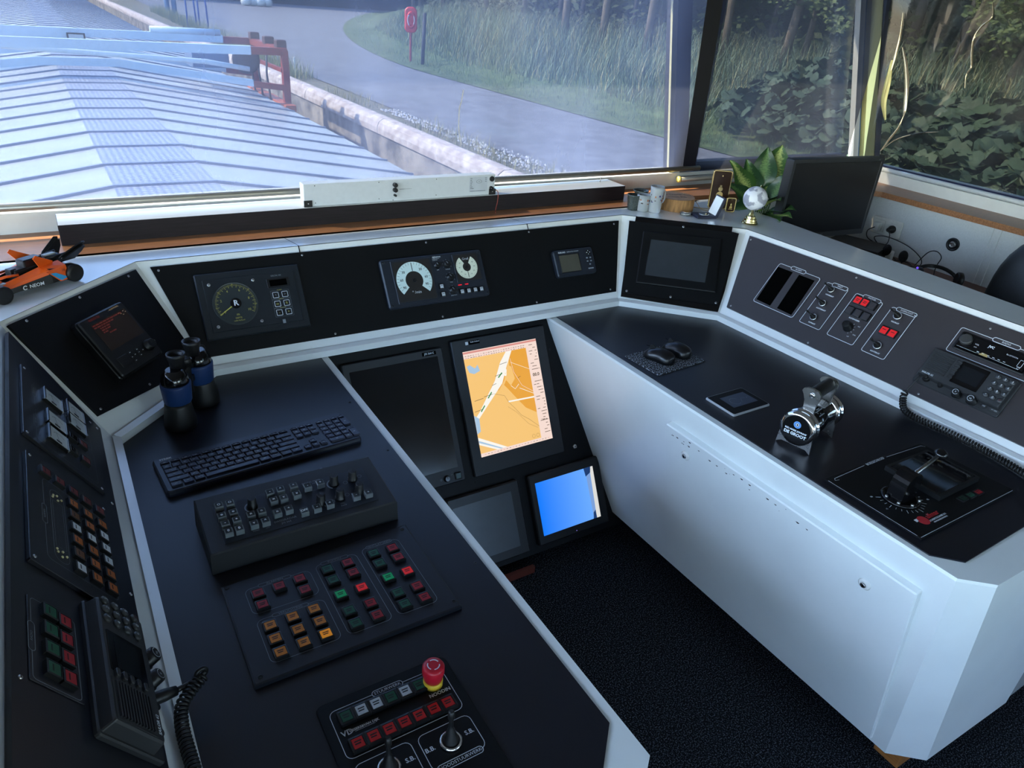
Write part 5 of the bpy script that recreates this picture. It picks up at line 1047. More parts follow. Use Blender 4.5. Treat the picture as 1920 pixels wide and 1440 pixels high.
b = MB(); b.cyl(-.020, 0, .006, .050, .066, 12, .001); b.box(.02, -.010, .040, .036, .010, .054, .002); b.tube([(-.05, .014, .058), (-.10, .018, .060)], .003, 8); b.tube([(-.05, -.014, .058), (-.10, -.018, .060)], .003, 8); part(T, 'cockpit', b, TBL)
b = MB(); b.box(-.085, -.006, .054, -.055, .006, .064, .001); b.box(.06, .014, .028, .085, .024, .034, .001); part(T, 'grey_block', b, TGY)

# glasses and cups
def decal(b, r, z0, z1, n, seed, a0=0, a1=6.28):
    rr = random.Random(seed)
    for k in range(n):
        a = a0 + (a1 - a0) * rr.random(); z = z0 + (z1 - z0) * rr.random(); w = .08 + .25 * rr.random(); h = .002 + .006 * rr.random(); m = 5
        b.m = 1 + rr.randrange(3)
        b.add([(r * cos(a + w * i / m), r * sin(a + w * i / m), z + h * j) for j in (0, 1) for i in range(m + 1)], [(i, i + 1, m + 2 + i, m + 1 + i) for i in range(m)])
PEWT = mat('dark_pewter', (82, 88, 84), .35, .6, var=.3, vs_=180, bump=.4, bs=180); GLS = mat('clear_drinking_glass', (225, 235, 240), .06, var=.02, trans=.85); FRO = mat('frosted_glass', (232, 238, 242), .35, var=.02, trans=.6)
D1 = mat('decal_blue', (60, 66, 130), .5); D2 = mat('decal_orange', (176, 116, 80), .5); D3 = mat('decal_dark', (56, 52, 50), .5)
def cup(name, label, x, y, prof, m, seed=None, rng=None, cat='cup', group=None, rot=0):
    T = thing(name, label, cat, W(x, y, ZT, rot), group); part(T, 'vessel', MB().lathe(prof, 32), m)
    if seed: b = MB(); decal(b, *rng, seed); part(T, 'printed_decoration', b, [D3, D1, D2, D3])
    return T
cup('shot_cup', 'dark embossed metal cup at the port end of the glasses', 1.893, 2.103, [(.021, 0), (.022, .004), (.0235, .02), (.0275, .055), (.0285, .058), (.0265, .058), (.022, .012), (.001, .010)], PEWT)
cup('shot_cup', 'dark metal cup with wide rim half hidden behind the decorated glass', 1.945, 2.128, [(.022, 0), (.023, .005), (.021, .03), (.022, .052), (.030, .062), (.0305, .066), (.028, .065), (.020, .052), (.018, .010), (.001, .008)], PEWT)
cup('shot_glass', 'small clear glass with blue and orange printed decoration', 1.920, 2.078, [(.0215, 0), (.0225, .003), (.0245, .03), (.0265, .062), (.0255, .062), (.022, .012), (.001, .010)], FRO, 3, (.0268, .008, .045, 26), 'glass')
T = cup('beer_mug', 'tall frosted glass mug with handle beside the wooden log slice', 1.956, 2.050, [(.023, 0), (.024, .004), (.0235, .012), (.025, .02), (.0255, .085), (.0265, .098), (.0252, .098), (.0235, .085), (.0225, .022), (.001, .018)], FRO, 6, (.0262, .035, .070, 24, ), 'mug', rot=0)
b = MB(); b.tube([(.024, .002, .078), (.040, .003, .080), (.047, .003, .072), (.047, .003, .046), (.041, .003, .034), (.024, .002, .028)], .0032, 10); part(T, 'handle', b, FRO)
# log slice with lettering
T = thing('log_slice', 'round slice of wood with black script lettering on the dash corner', 'decoration', W(2.085, 2.075, ZT, -.35))
rr = random.Random(9); pr = [(.076 + .004 * noise.noise((cos(2 * pi * k / 40) * 1.5, sin(2 * pi * k / 40) * 1.5, 2))) for k in range(40)]
b = MB(); b.loops([[(r * cos(2 * pi * k / 40), r * sin(2 * pi * k / 40), z) for k, r in enumerate(pr)] for z in (0, .016, .034, .047)]); part(T, 'bark', b, mat('bark_brown', (140, 102, 62), .8, var=.4, vs_=30, stretch=(3, 3, .6), bump=.6, bs=60))
b = MB(); b.add([(.97 * r * cos(2 * pi * k / 40), .97 * r * sin(2 * pi * k / 40), .0474) for k, r in enumerate(pr)], [tuple(range(40))]); F_ = part(T, 'cut_face', b, mat('cut_wood', (176, 136, 100), .7, var=.15, vs_=50))
b = MB(); b.text("The Dock mij", 0, .018, .027, .0478, bold=.0003, stretch=.9); b.text('moet Rij', -.005, -.018, .025, .0478, bold=.0003, stretch=.9); part(F_, 'lettering', b, DARKINK)
solo('raffia_twine', 'thin natural twine trailing from the wood slice to the coin case', 'twine', MB().tube(smooth_path([(2.140, 2.095, 1.0795), (2.165, 2.075, 1.068), (2.180, 2.05, 1.05), (2.175, 2.015, 1.034), (2.19, 1.985, 1.033)], 6), .0013, 6).tube(smooth_path([(2.168, 2.055, 1.033), (2.19, 2.03, 1.033), (2.23, 2.005, 1.033)], 5), .002, 6), mat('twine', (150, 126, 92), .8))
T = thing('clear_coin_capsule', 'small round clear coin capsule in front of the wood slice', 'capsule', W(2.055, 1.978, ZT)); part(T, 'capsule', MB().lathe([(.021, 0), (.0215, .002), (.0215, .009), (.020, .0105)], 28), GLS); part(T, 'coin', MB().lathe([(.015, .0108), (.015, .0122)], 24), CHROME)
# coin case
T = thing('medal_case', 'open dark blue medal case with white lining on the dash corner', 'case', W(2.108, 1.935, ZT, -.30))
NV = mat('navy_leatherette', (20, 24, 44), .5); b = MB(); b.rb(0, 0, .082, .066, 0, .009, .004, .002); part(T, 'base', b, NV)
b = MB(); b.lathe([(.020, .009), (.020, .011), (.018, .0115)], 28); part(T, 'medal', b, CHROME)
LM = Matrix.Translation((.040, .0, .007)) @ Matrix.Rotation(radians(-72), 4, 'Y'); b = MB(); b.T = LM; b.rb(.036, 0, .078, .066, -.004, .006, .004, .001); L_ = part(T, 'lid', b, NV)
b = MB(); b.T = LM; b.rb(.036, 0, .068, .056, .006, .0066, .003, 0); part(L_, 'satin_lining', b, mat('satin_white', (228, 232, 230), .4))
# gilded plaques
def plaque(label, x, y, w, h, lean_, rot):
    T = thing('gilt_plaque', label, 'plaque', W(x, y, ZT, rot)); M = Matrix.Rotation(lean_, 4, 'X') @ Matrix.Rotation(pi / 2, 4, 'X')
    b = MB(); b.T = M; b.rb(0, h / 2, w, h, -.004, .003, .008, .0015); part(T, 'frame', b, GOLD)
    b = MB(); b.T = M; b.rb(0, h / 2, w - .008, h - .008, .0031, .0034, .006, 0); part(T, 'dark_face', b, mat('brown_enamel', (58, 42, 30), .12, .4))
    b = MB(); b.T = M; k = h / .15
    b.cyl(0, h * .36, .014 * k, .0034, .0052, 16); b.cyl(0, h * .52, .009 * k, .0034, .005, 12); b.box(-.020 * k, h * .20, .0034, .020 * k, h * .24, .005); b.box(-.016 * k, h * .27, .0034, .016 * k, h * .29, .005); b.box(-.004 * k, h * .56, .0034, .004 * k, h * .62, .005); b.cyl(0, h * .86, .003 * k, .0034, .005, 10); b.box(-.012, .004, -.020, .012, .008, -.003); part(T, 'gilt_relief', b, GOLD); return T
plaque('tall dark plaque with gilt rim and relief behind the open medal case', 2.262, 2.015, .078, .150, -.06, -.55)
plaque('small dark plaque with gilt rim standing right of the open medal case', 2.272, 1.955, .040, .058, -.05, -.55)
# globe on a brass foot
T = thing('desk_globe', 'small white globe on a stepped brass foot at the dash corner', 'globe', W(2.221, 1.803, ZT))
b = MB(); b.lathe([(.029, 0), (.030, .003), (.027, .007), (.0265, .010), (.024, .012), (.0225, .020), (.0185, .022), (.017, .029), (.011, .032), (.0085, .040), (.0055, .044), (.0055, .052), (.003, .056)], 28, smooth=False); part(T, 'brass_foot', b, mat('polished_brass', (216, 200, 140), .14, 1.))
def globem():
    m = mat('globe_paper', (214, 216, 222), .4, var=.02); n = m.node_tree.nodes; l = m.node_tree.links; b_ = n['Principled BSDF']; tc = n.new('ShaderNodeTexCoord'); v = n.new('ShaderNodeTexNoise'); v.inputs['Scale'].default_value = 28; v.inputs['Detail'].default_value = 7; l.new(tc.outputs['Object'], v.inputs['Vector'])
    r = n.new('ShaderNodeValToRGB'); r.color_ramp.elements[0].position = .47; r.color_ramp.elements[1].position = .53; r.color_ramp.elements[0].color = lin((150, 152, 164)); r.color_ramp.elements[1].color = lin((220, 222, 228)); l.new(v.outputs['Fac'], r.inputs['Fac']); l.new(r.outputs[0], b_.inputs['Base Color']); return m
b = MB(); b.T = Matrix.Translation((0, 0, .0955)) @ Matrix.Rotation(.4, 4, 'Y'); b.ball(0, 0, 0, .0440, 32); part(T, 'sphere', b, globem())
b = MB(); b.T = Matrix.Translation((0, 0, .0955)) @ Matrix.Rotation(.4, 4, 'Y'); b.cyl(0, 0, .003, .043, .051, 10); part(T, 'axis_knob', b, MATS['polished_brass'])
# potted plant
def leafm(name, c0, c1):
    m = mat(name, c0, .35, var=.05); n = m.node_tree.nodes; l = m.node_tree.links; b_ = n['Principled BSDF']; tc = n.new('ShaderNodeTexCoord'); s = n.new('ShaderNodeSeparateXYZ'); l.new(tc.outputs['UV'], s.inputs[0])
    mt = n.new('ShaderNodeMath'); mt.operation = 'ABSOLUTE'; su = n.new('ShaderNodeMath'); su.operation = 'SUBTRACT'; su.inputs[1].default_value = .5; l.new(s.outputs['X'], su.inputs[0]); l.new(su.outputs[0], mt.inputs[0])
    no = n.new('ShaderNodeTexNoise'); no.inputs['Scale'].default_value = 18; no.inputs['Detail'].default_value = 4; mp = n.new('ShaderNodeMapping'); mp.inputs['Scale'].default_value = (.5, 1.6, 1); mp.inputs['Rotation'].default_value = (0, 0, .6); l.new(tc.outputs['UV'], mp.inputs[0]); l.new(mp.outputs[0], no.inputs['Vector'])
    ad = n.new('ShaderNodeMath'); ad.operation = 'MULTIPLY_ADD'; ad.inputs[1].default_value = .55; l.new(no.outputs['Fac'], ad.inputs[0]); l.new(mt.outputs[0], ad.inputs[2])
    r = n.new('ShaderNodeValToRGB'); r.color_ramp.elements[0].position = .30; r.color_ramp.elements[1].position = .52; r.color_ramp.elements[0].color = lin(c1); r.color_ramp.elements[1].color = lin(c0); l.new(ad.outputs[0], r.inputs['Fac']); l.new(r.outputs[0], b_.inputs['Base Color'])
    b_.inputs['Transmission Weight'].default_value = 0; b_.inputs['Subsurface Weight'].default_value = .1; b_.inputs['Subsurface Scale'].default_value = .01
    return m
LF = [leafm('leaf_variegated', (58, 92, 42), (176, 190, 112)), leafm('leaf_dark', (36, 68, 38), (92, 124, 66)), leafm('leaf_bright', (74, 106, 40), (196, 200, 110))]
def leaf_mesh(name, L, Wd, droop, fold, m):
    vs = []; uv = []; N = 12; K = 6
    for i in range(N + 1):
        t = i / N; w = Wd * (sin(pi * min(1, t ** .8)) ** .9) * (1 - .25 * t) + .001
        for k in range(K + 1):
            s = k / K * 2 - 1; y = w * s
            vs.append((L * t - droop * L * .35 * t * t, y, abs(s) * w * fold - droop * L * t * t + .04 * L * sin(t * 9 + s) * abs(s))); uv.append((k / K, t))
    fs = [(i * (K + 1) + k, (i + 1) * (K + 1) + k, (i + 1) * (K + 1) + k + 1, i * (K + 1) + k + 1) for i in range(N) for k in range(K)]
    me = bpy.data.meshes.new(name); me.from_pydata(vs, [], fs); me.materials.append(m); u = me.uv_layers.new(name='UVMap')
    for lp in me.loops: u.data[lp.index].uv = uv[lp.vertex_index]
    me.polygons.foreach_set('use_smooth', [True] * len(fs)); me.update(); return me
PX, PY = 2.468, 1.965
T = thing('potted_plant', 'variegated green leafy potted plant beside the computer monitor', 'plant', W(PX, PY, .7525))
part(T, 'pot', MB().lathe([(.042, 0), (.055, .20), (.059, .202), (.059, .22), (.053, .22), (.049, .195), (.001, .19)], 28), mat('dark_green_pot', (38, 48, 42), .4))
# leaf: azimuth, elevation, stem length, leaf length, half width, droop, fold, roll, kind
lf = [(.45, 1.22, .17, .20, .078, .05, 0), (1.0, 1.32, .19, .17, .056, .05, 1), (2.3, .95, .15, .18, .054, .12, 0), (.0, 1.1, .12, .17, .064, .10, 0), (1.8, 1.15, .13, .16, .050, .1, 1), (-.5, 1.25, .10, .13, .050, .1, 1), (2.8, .70, .13, .15, .048, .2, 1),
      (3.4, .75, .12, .13, .056, .3, 2), (3.8, .50, .12, .12, .052, .3, 2), (4.15, .75, .12, .14, .052, .3, 0), (4.35, .32, .10, .19, .040, .12, 0), (4.55, .5, .10, .15, .040, .2, 1), (4.2, .18, .10, .17, .034, .10, 0), (3.1, .35, .12, .12, .046, .3, 1), (4.6, .95, .12, .13, .048, .2, 1)]
for a, el, st_, L, wd, dr, mi in lf:
    base = Vector((.012 * cos(a), .012 * sin(a), .220)); dv = Vector((cos(a) * cos(el), sin(a) * cos(el), sin(el))); st = base + Vector((cos(a) * .25, sin(a) * .25, 1)).normalized() * (.02 + .085 * st_ / .19 * max(.35, sin(el))) + dv * .03
    o = part(T, 'leaf', leaf_mesh('leaf', L, wd, dr, .2, LF[mi]), None, loc=st); o.rotation_euler = (random.uniform(-.15, .15) - .75 * sin(a - .66), -el, a)
    m = MB(); m.tube([tuple(base - Vector((0, 0, .03))), tuple((base + st) / 2 + Vector((cos(a), sin(a), 0)) * .006), tuple(st)], .0028, 6); part(o, 'stem', m, mat('stem_green', (70, 96, 44), .5)); o.children[0].matrix_local = o.matrix_basis.inverted()

# ------------------------------------------------------------------ corner desk behind the starboard dash
b = MB(); b.box(2.46, .2, .70, XS - .005, YF - .21, .75); T = thing('corner_desk', 'brown wooden desk top along the starboard wall behind the dash', 'desk', W(0, 0, 0)); part(T, 'top', b, WOODB)
b = MB(); b.box(2.46, 2.12, 0, XS - .01, 2.17, .70); part(T, 'leg_panel', b, WOODB); b = MB(); b.box(2.46, .22, 0, XS - .01, .26, .70); part(T, 'leg_panel', b, WOODB)
# computer monitor
m0, m1 = Vector((2.431, 1.832, 0)), Vector((2.943, 1.785, 0)); d = (m1 - m0).normalized(); MM = Matrix(((d.x, 0, d.y, m0.x), (d.y, 0, -d.x, m0.y), (0, 1, 0, .934), (0, 0, 0, 1)))
T = thing('computer_monitor', 'black flat computer monitor with grey rim standing on the corner desk', 'monitor', MM); w_ = (m1 - m0).length
b = MB(); b.rb(w_ / 2, .160, w_, .320, -.040, -.002, .006, .002); b.loops([rrect(w_ / 2, .160, w_, .320, .006, 3, -.01), rrect(w_ / 2, .160, w_, .320, .006, 3, 0), rrect(w_ / 2, .163, w_ - .028, .286, .002, 3, .0), rrect(w_ / 2, .163, w_ - .030, .284, .002, 3, -.002)]); part(T, 'housing', b, GREYP)
part(T, 'screen', MB().rb(w_ / 2, .163, w_ - .031, .283, -.003, -.0015, .001, 0), mat('monitor_black_screen', (12, 14, 18), .25, var=.04))
b = MB(); b.text('AOC', w_ * .5, .0095, .009, .0004, bold=.0002); b.text('LED', w_ - .03, .312, .006, .0004); part(T, 'lettering', b, INKG)
b = MB(); b.box(w_ / 2 - .03, -.165, -.055, w_ / 2 + .03, .12, -.040, .003); b.rb(w_ / 2, 0, .22, .16, 0, .010, .02, .002) if False else None; part(T, 'stand', b, BLKP)
b = MB(); b.T = Matrix.Translation((w_ / 2, -.1814, -.05)) @ Matrix.Rotation(-pi / 2, 4, 'X'); b.rb(0, 0, .22, .18, 0, .014, .02, .003); part(T, 'foot_plate', b, BLKP)
b = MB(); b.tube(smooth_path([(w_ * .62, .03, -.045), (w_ * .60, -.03, -.06), (w_ * .5, -.09, -.05), (w_ * .4, -.15, -.04)], 6), .003, 6); part(T, 'monitor_cable', b, RUB); b = MB(); b.tube(smooth_path([(w_ * .68, .03, -.045), (w_ * .65, -.04, -.06), (w_ * .55, -.10, -.05), (w_ * .46, -.15, -.04)], 6), .003, 6); part(T, 'monitor_cable', b, RUB)
# small computer box and white adapter
def xz(p): return p
T = thing('mini_computer', 'flat dark mini computer box beneath the wall sockets', 'computer', W(3.215, 1.955, .7505, .30)); part(T, 'case', MB().rb(0, 0, .19, .24, 0, .065, .006, .002), mat('dark_brown_black', (34, 30, 28), .5))
b = MB(); b.text('EVEN', 0, 0, .020, .0, M=Matrix.Translation((-.0955, .05, .040)) @ Matrix.Rotation(-pi / 2, 4, 'Z') @ Matrix.Rotation(pi / 2, 4, 'X')); part(T, 'lettering', b, INKG)
T = thing('white_adapter', 'small white adapter block lying beside the mini computer', 'adapter', W(3.315, 1.865, .7505, .3)); part(T, 'block', MB().rb(0, 0, .05, .07, 0, .045, .006, .003), PVC)
# double wall socket with two plugs
ST = frame((XS - .0005, 1.957, .873), (0, -1, 0), (0, 0, 1)); T = thing('wall_socket', 'cream double wall socket on the starboard wall', 'socket', ST); CRE = mat('cream_socket', (206, 204, 194), .4)
b = MB(); b.rb(0, 0, .155, .082, 0, .010, .008, .003); part(T, 'cover', b, CRE)
for x in (-.036, .036):
    b = MB(); b.loops([rrect(x, 0, .058, .058, .006, 3, .0101), rrect(x, 0, .056, .056, .006, 3, .0125), [(x + .020 * cos(2 * pi * (k + .5) / 16), .020 * sin(2 * pi * (k + .5) / 16), .0125) for k in range(16)], [(x + .0195 * cos(2 * pi * (k + .5) / 16), .0195 * sin(2 * pi * (k + .5) / 16), .004) for k in range(16)]]) ; part(T, 'socket_insert', b, CRE)
def plug(label, x, mt, blk):
    T = thing('mains_plug', label, 'plug', ST @ Matrix.Translation((x, 0, .0045))); b = MB()
    if blk: b.lathe([(.0185, 0), (.0185, .016), (.013, .022), (.010, .042), (.006, .046)], 20)
    else: b.rb(0, -.003, .030, .040, 0, .036, .005, .003)
    part(T, 'body', b, mt); return T
plug('white phone charger plugged into the left wall socket', -.036, PVC, False); plug('black round plug in the right wall socket', .036, BLKP, True)
def cable(label, pts, r=.0022, name='cable'): solo(name, label, 'cable', MB().tube(smooth_path(pts, 10), r, 7), RUB)
cable('thin black cable drooping from the white charger to the desk', [(3.376, 1.993, .868), (3.362, 2.015, .845), (3.372, 2.01, .81), (3.385, 1.96, .79), (3.385, 1.90, .765), (3.36, 1.83, .7545), (3.30, 1.80, .7535)])
cable('black cable looping from the round plug down to the headset', [(3.365, 1.92, .872), (3.345, 1.89, .862), (3.34, 1.885, .82), (3.345, 1.92, .80), (3.345, 1.96, .83), (3.35, 1.90, .847), (3.37, 1.80, .83), (3.385, 1.73, .79), (3.37, 1.72, .756), (3.30, 1.76, .7535)])
cable('black cable arching up in a loop by the headset', [(3.18, 1.64, .79), (3.235, 1.665, .80), (3.25, 1.64, .86), (3.27, 1.615, .872), (3.32, 1.61, .84), (3.335, 1.625, .79), (3.29, 1.60, .757), (3.24, 1.58, .7545)])
cable('black cable lying in loose curls on the corner desk', [(3.20, 1.66, .7535), (3.24, 1.71, .7535), (3.32, 1.72, .754), (3.38, 1.78, .7535), (3.34, 1.82, .756), (3.26, 1.80, .7535), (3.20, 1.76, .7535), (3.12, 1.70, .7535)])
def mic(label, x, y, z, rot, el):
    T = thing('boom_microphone', label, 'microphone', Matrix.Translation((x, y, z)) @ Matrix.Rotation(rot, 4, 'Z') @ Matrix.Rotation(el, 4, 'Y')); b = MB(); b.ball(0, 0, 0, .020, 18, 1.35); part(T, 'foam_cover', b, mat('foam_black', (10, 10, 11), .9, bump=.3, bs=500))
    b = MB(); b.tube(smooth_path([(0, 0, -.02), (.004, .0, -.06), (.03, 0, -.10)], 6), .0024, 7); part(T, 'boom', b, BLKP)
mic('foam microphone resting by the white adapter', 3.262, 1.832, .812, .4, .55); mic('foam microphone standing over the headset cable', 3.235, 1.732, .815, 1.2, .1)
T = thing('headset', 'black headset lying on the corner desk with a violet lamp', 'headset', W(3.215, 1.55, .7505, -.75))
b = MB(); P_ = [(.085 * cos(a), .085 * sin(a) * .8, .030 + .03 * sin(a)) for a in [pi * k / 14 - .2 for k in range(17)]]; b.tube(P_, .008, 10); part(T, 'headband', b, BLKP)
for x in (-.078, .088):
    b = MB(); b.T = Matrix.Translation((x, -.01, .034)) @ Matrix.Rotation(pi / 2, 4, 'Y'); b.lathe([(.026, -.012), (.033, -.008), (.033, .008), (.024, .014)], 22); part(T, 'ear_cushion', b, RUB)
b = MB(); b.ball(-.095, -.02, .066, .005, 10); part(T, 'lamp', b, glow('headset_violet', (110, 80, 255), 1.2))
ST2 = frame((XS - .0005, 1.629, .885), (0, -1, 0), (0, 0, 1)); T = thing('round_wall_outlet', 'round black outlet with metal centre set in the starboard wall', 'outlet', ST2); part(T, 'rim', MB().lathe([(.030, 0), (.030, .004), (.024, .006), (.022, .003)], 28), BLKP); part(T, 'socket_centre', MB().lathe([(.014, .002), (.014, .008), (.010, .010), (.008, .006)], 20), STEEL)
# chair back at the right edge
T = thing('swivel_chair', 'black leather chair back rising behind the starboard dash', 'chair', W(2.86, .985, 0, -.10))
b = MB(); N = 16
ls = []
for k in range(N + 1):
    t = k / N; z = .50 + .68 * t; w = .265 * (1 - max(0, (t - .55) / .45) ** 3 * .75); dpt = .05 * (1 - max(0, (t - .8) / .2) ** 2 * .6); ox = .06 + .10 * t * t
    ls.append([(ox + dpt * cos(a) * (1 if cos(a) > 0 else .75), w * sin(a) * (abs(sin(a)) ** -.3 if abs(sin(a)) > .2 else 1), z) for a in [2 * pi * i / 28 for i in range(28)]])
b.loops(ls, smooth=True); part(T, 'backrest', b, LEATH)
b = MB(); b.rb(-.18, 0, .48, .48, .42, .50, .06, .02, 5); part(T, 'seat', b, LEATH); b = MB(); b.cyl(-.18, 0, .03, .06, .42); part(T, 'column', b, STEEL)
for k in range(5): a = 2 * pi * k / 5; m = MB(); m.tube([(-.18, 0, .08), (-.18 + .26 * cos(a), .26 * sin(a), .045)], [.022, .016], 8); m.ball(-.18 + .26 * cos(a), .26 * sin(a), .03, .03, 12); part(T, 'base_arm', m, BLKP)
for s in (-1, 1): m = MB(); m.tube(smooth_path([(.02, .25 * s, .50), (.02, .27 * s, .66), (-.06, .27 * s, .69), (-.28, .27 * s, .68)], 6), .018, 10); part(T, 'armrest', m, BLKP)

# ------------------------------------------------------------------ outside: the barge's hatches, quay, road, bank, wood
ZQ = -.95                                     # quay level
# hatch covers: one thing per cover, 1.02 m long, a flat ribbed walkway between two slopes
CX, WK, HZ, EZ, EX = .98, .49, -.245, -.76, 3.72
SHEET = mat('hatch_aluminium', (186, 184, 180), .36, .25, var=.10, vs_=2.2, bump=.05, bs=30, stretch=(.4, 3, 1))
RIB = mat('hatch_walkway', (132, 138, 150), .5, .25, var=.08); 
def ribbed():
    n = RIB.node_tree.nodes; l = RIB.node_tree.links; b_ = n['Principled BSDF']; tc = n.new('ShaderNodeTexCoord'); w = n.new('ShaderNodeTexWave'); w.inputs['Scale'].default_value = 4.6; w.bands_direction = 'X'; l.new(tc.outputs['Object'], w.inputs['Vector'])
    w2 = n.new('ShaderNodeTexWave'); w2.inputs['Scale'].default_value = 4.0; w2.bands_direction = 'Y'; l.new(tc.outputs['Object'], w2.inputs['Vector'])
    m = n.new('ShaderNodeMath'); m.operation = 'MULTIPLY'; l.new(w.outputs['Fac'], m.inputs[0]); l.new(w2.outputs['Fac'], m.inputs[1])
    r = n.new('ShaderNodeValToRGB'); r.color_ramp.elements[0].color = lin((128, 134, 148)); r.color_ramp.elements[1].color = lin((186, 190, 200)); r.color_ramp.elements[1].position = .75; l.new(m.outputs[0], r.inputs['Fac']); l.new(r.outputs[0], b_.inputs['Base Color'])
ribbed()
SEAL = mat('hatch_seam_strip', (122, 132, 152), .45, .2, var=.08)
def hatch_meshes():
    L = 1.02; g = .035; bs = MB(); ws = MB(); ss = MB()
    for s in (-1, 1):
        for k, (x0, x1) in enumerate(((WK, EX),)):
            za, zb = HZ, EZ; bs.add([(s * x0, g, za), (s * x1, g, zb), (s * x1, L, zb), (s * x0, L, za), (s * x1, g, zb - .35), (s * x1, L, zb - .35)], [(0, 1, 2, 3) if s > 0 else (3, 2, 1, 0), (1, 4, 5, 2)])
    ws.box(-WK, g, HZ - .02, WK, L, HZ + .006)
    p = [(-EX, EZ), (-WK, HZ), (WK, HZ), (EX, EZ)]
    ss.add([(x, y, z + d) for y in (0, g) for x, z in p for d in (.028,)] + [(x, y, z - .01) for y in (0, g) for x, z in p], [(0, 1, 5, 4), (1, 2, 6, 5), (2, 3, 7, 6), (8, 9, 1, 0), (9, 10, 2, 1), (10, 11, 3, 2), (4, 5, 13, 12), (5, 6, 14, 13), (6, 7, 15, 14)])
    return bs.mesh('sloped_sheet', SHEET), ws.mesh('walkway', RIB), ss.mesh('seam_strip', SEAL)
HM = hatch_meshes(); ORD = ('nearest', 'second', 'third', 'fourth', 'fifth', 'sixth', 'seventh', 'eighth', 'ninth', 'tenth', 'eleventh', 'twelfth', 'thirteenth', 'fourteenth', 'fifteenth', 'sixteenth')
for k in range(82):
    T = thing('hatch_cover', ('pale metal hatch cover, %s row counted from the front window' % ORD[k]) if k < 16 else 'pale metal hatch cover in the far rows beyond the blue gantry', 'hatch cover', W(CX, 6.20 + 1.02 * k - .02, 0), 'barge hatch covers' if k < 16 else 'far barge hatch covers')
    for n_, me in zip(('sloped_sheet', 'walkway', 'seam_strip'), HM): part(T, n_, me, None)
b = MB(); b.box(CX - EX - .6, 4.2, -2.2, CX + EX + .55, 92, -1.45); b.box(CX - EX - .6, 3.4, -1.5, CX + EX + .55, 6.15, -1.2)
solo('barge_hull', 'dark barge hull with side decks below the hatch covers', 'hull', b, mat('barge_deck', (40, 44, 50), .6, var=.2, vs_=3))
# blue lifting gantry across the hatches with rusty red end frame
GB = mat('gantry_light_blue', (200, 216, 230), .35, var=.04); GR = mat('gantry_rust_red', (132, 54, 48), .6, var=.2, vs_=12)
T = thing('hatch_gantry', 'light blue beamed gantry with rusty red end frame spanning the hatch covers', 'gantry', W(CX, 18.6, 0)); gx = 3.15
def bar(p, q, w, h): 
    m = MB(); p, q = Vector(p), Vector(q); d = q - p; L = d.length; u = d.normalized(); v = Vector((0, 1, 0)); n = u.cross(v).normalized(); m.T = Matrix(((u.x, v.x, n.x, p.x), (u.y, v.y, n.y, p.y), (u.z, v.z, n.z, p.z), (0, 0, 0, 1))); m.box(0, -w / 2, -h / 2, L, w / 2, h / 2); return m
for y, z0 in ((-1.1, .34), (1.6, .36)):
    part(T, 'top_beam', bar((-3.9, y, z0), (gx, y, z0), .16, .17), GB)
    m = MB(); m.loops([[(x, y - .07, z - .07), (x, y + .07, z - .07), (x, y + .07, z + .07), (x, y - .07, z + .07)] for x, z in ((-3.9, -.33), (-.85, .02), (.55, .02), (gx, -.32))]); part(T, 'lower_beam', m, GB)
part(T, 'web_plate', MB().box(-1.6, 1.53, .0, .15, 1.6, .40), GB)
part(T, 'tube', MB().tube([(gx - 1.6, 1.55, .50), (gx - .05, 1.55, .49)], .075, 12), GB); part(T, 'tube', MB().tube([(-3.9, -.9, .40), (-1.0, -.9, .22), (gx - .9, -.9, .07), (gx, -.9, -.06)], .05, 10), GB)
part(T, 'motor_box', MB().box(gx - 1.0, .1, -.15, gx - .2, 1.0, .28, .02), mat('motor_grey_blue', (108, 124, 150), .5))
b = MB(); b.box(-.16, 1.42, .12, .20, 1.46, .36); b.m = 1; b.box(-.125, 1.405, .16, .165, 1.425, .33); part(T, 'flood_lamp', b, [BLKP, mat('lamp_glass', (190, 196, 200), .2)])
for y in (-1.1, 1.6):
    part(T, 'end_beam', bar((gx, y, .34), (gx + .78, y, .33), .14, .15), GR); part(T, 'end_beam', bar((gx, y, -.34), (gx + .78, y, -.42), .12, .12), GR)
    part(T, 'end_post', MB().box(gx + .66, y - .08, -1.2, gx + .80, y + .08, .36), GR)
part(T, 'end_rail', MB().box(gx + .62, -1.1, .27, gx + .78, 1.6, .41), GR); part(T, 'foot_beam', MB().box(gx + .55, -1.6, -.86, gx + .78, 2.1, -.72), mat('gantry_orange', (176, 92, 66), .6)); part(T, 'end_rail', MB().box(gx + .66, -1.1, -.10, gx + .74, 1.6, -.02), GR)
for y in (-.5, .2, .9): part(T, 'chain', MB().tube([(gx + .5, y, .3), (gx + .48, y + .05, -.2), (gx + .52, y, -.75)], .022, 6), mat('chain_grey', (84, 84, 92), .5, .5))
for y in (-.9, .1, 1.4): part(T, 'pulley', MB().box(gx + .6, y - .12, .40, gx + .82, y + .12, .56, .02), mat('dark_rust', (70, 40, 40), .6))
part(T, 'cable_reel', (lambda m: (setattr(m, 'T', Matrix.Translation((gx + .15, .0, .05)) @ Matrix.Rotation(pi / 2, 4, 'X')), m.lathe([(.30, -.06), (.30, .06), (.22, .07)], 24))[1])(MB()), mat('reel_dark', (50, 52, 62), .5))
# water
WAT = mat('dark_water', (22, 28, 32), .08, var=.1, bump=.6, bs=6); struct('water', MB().box(-60, 3.0, -2.6, 6.35, 160, -2.2), WAT)
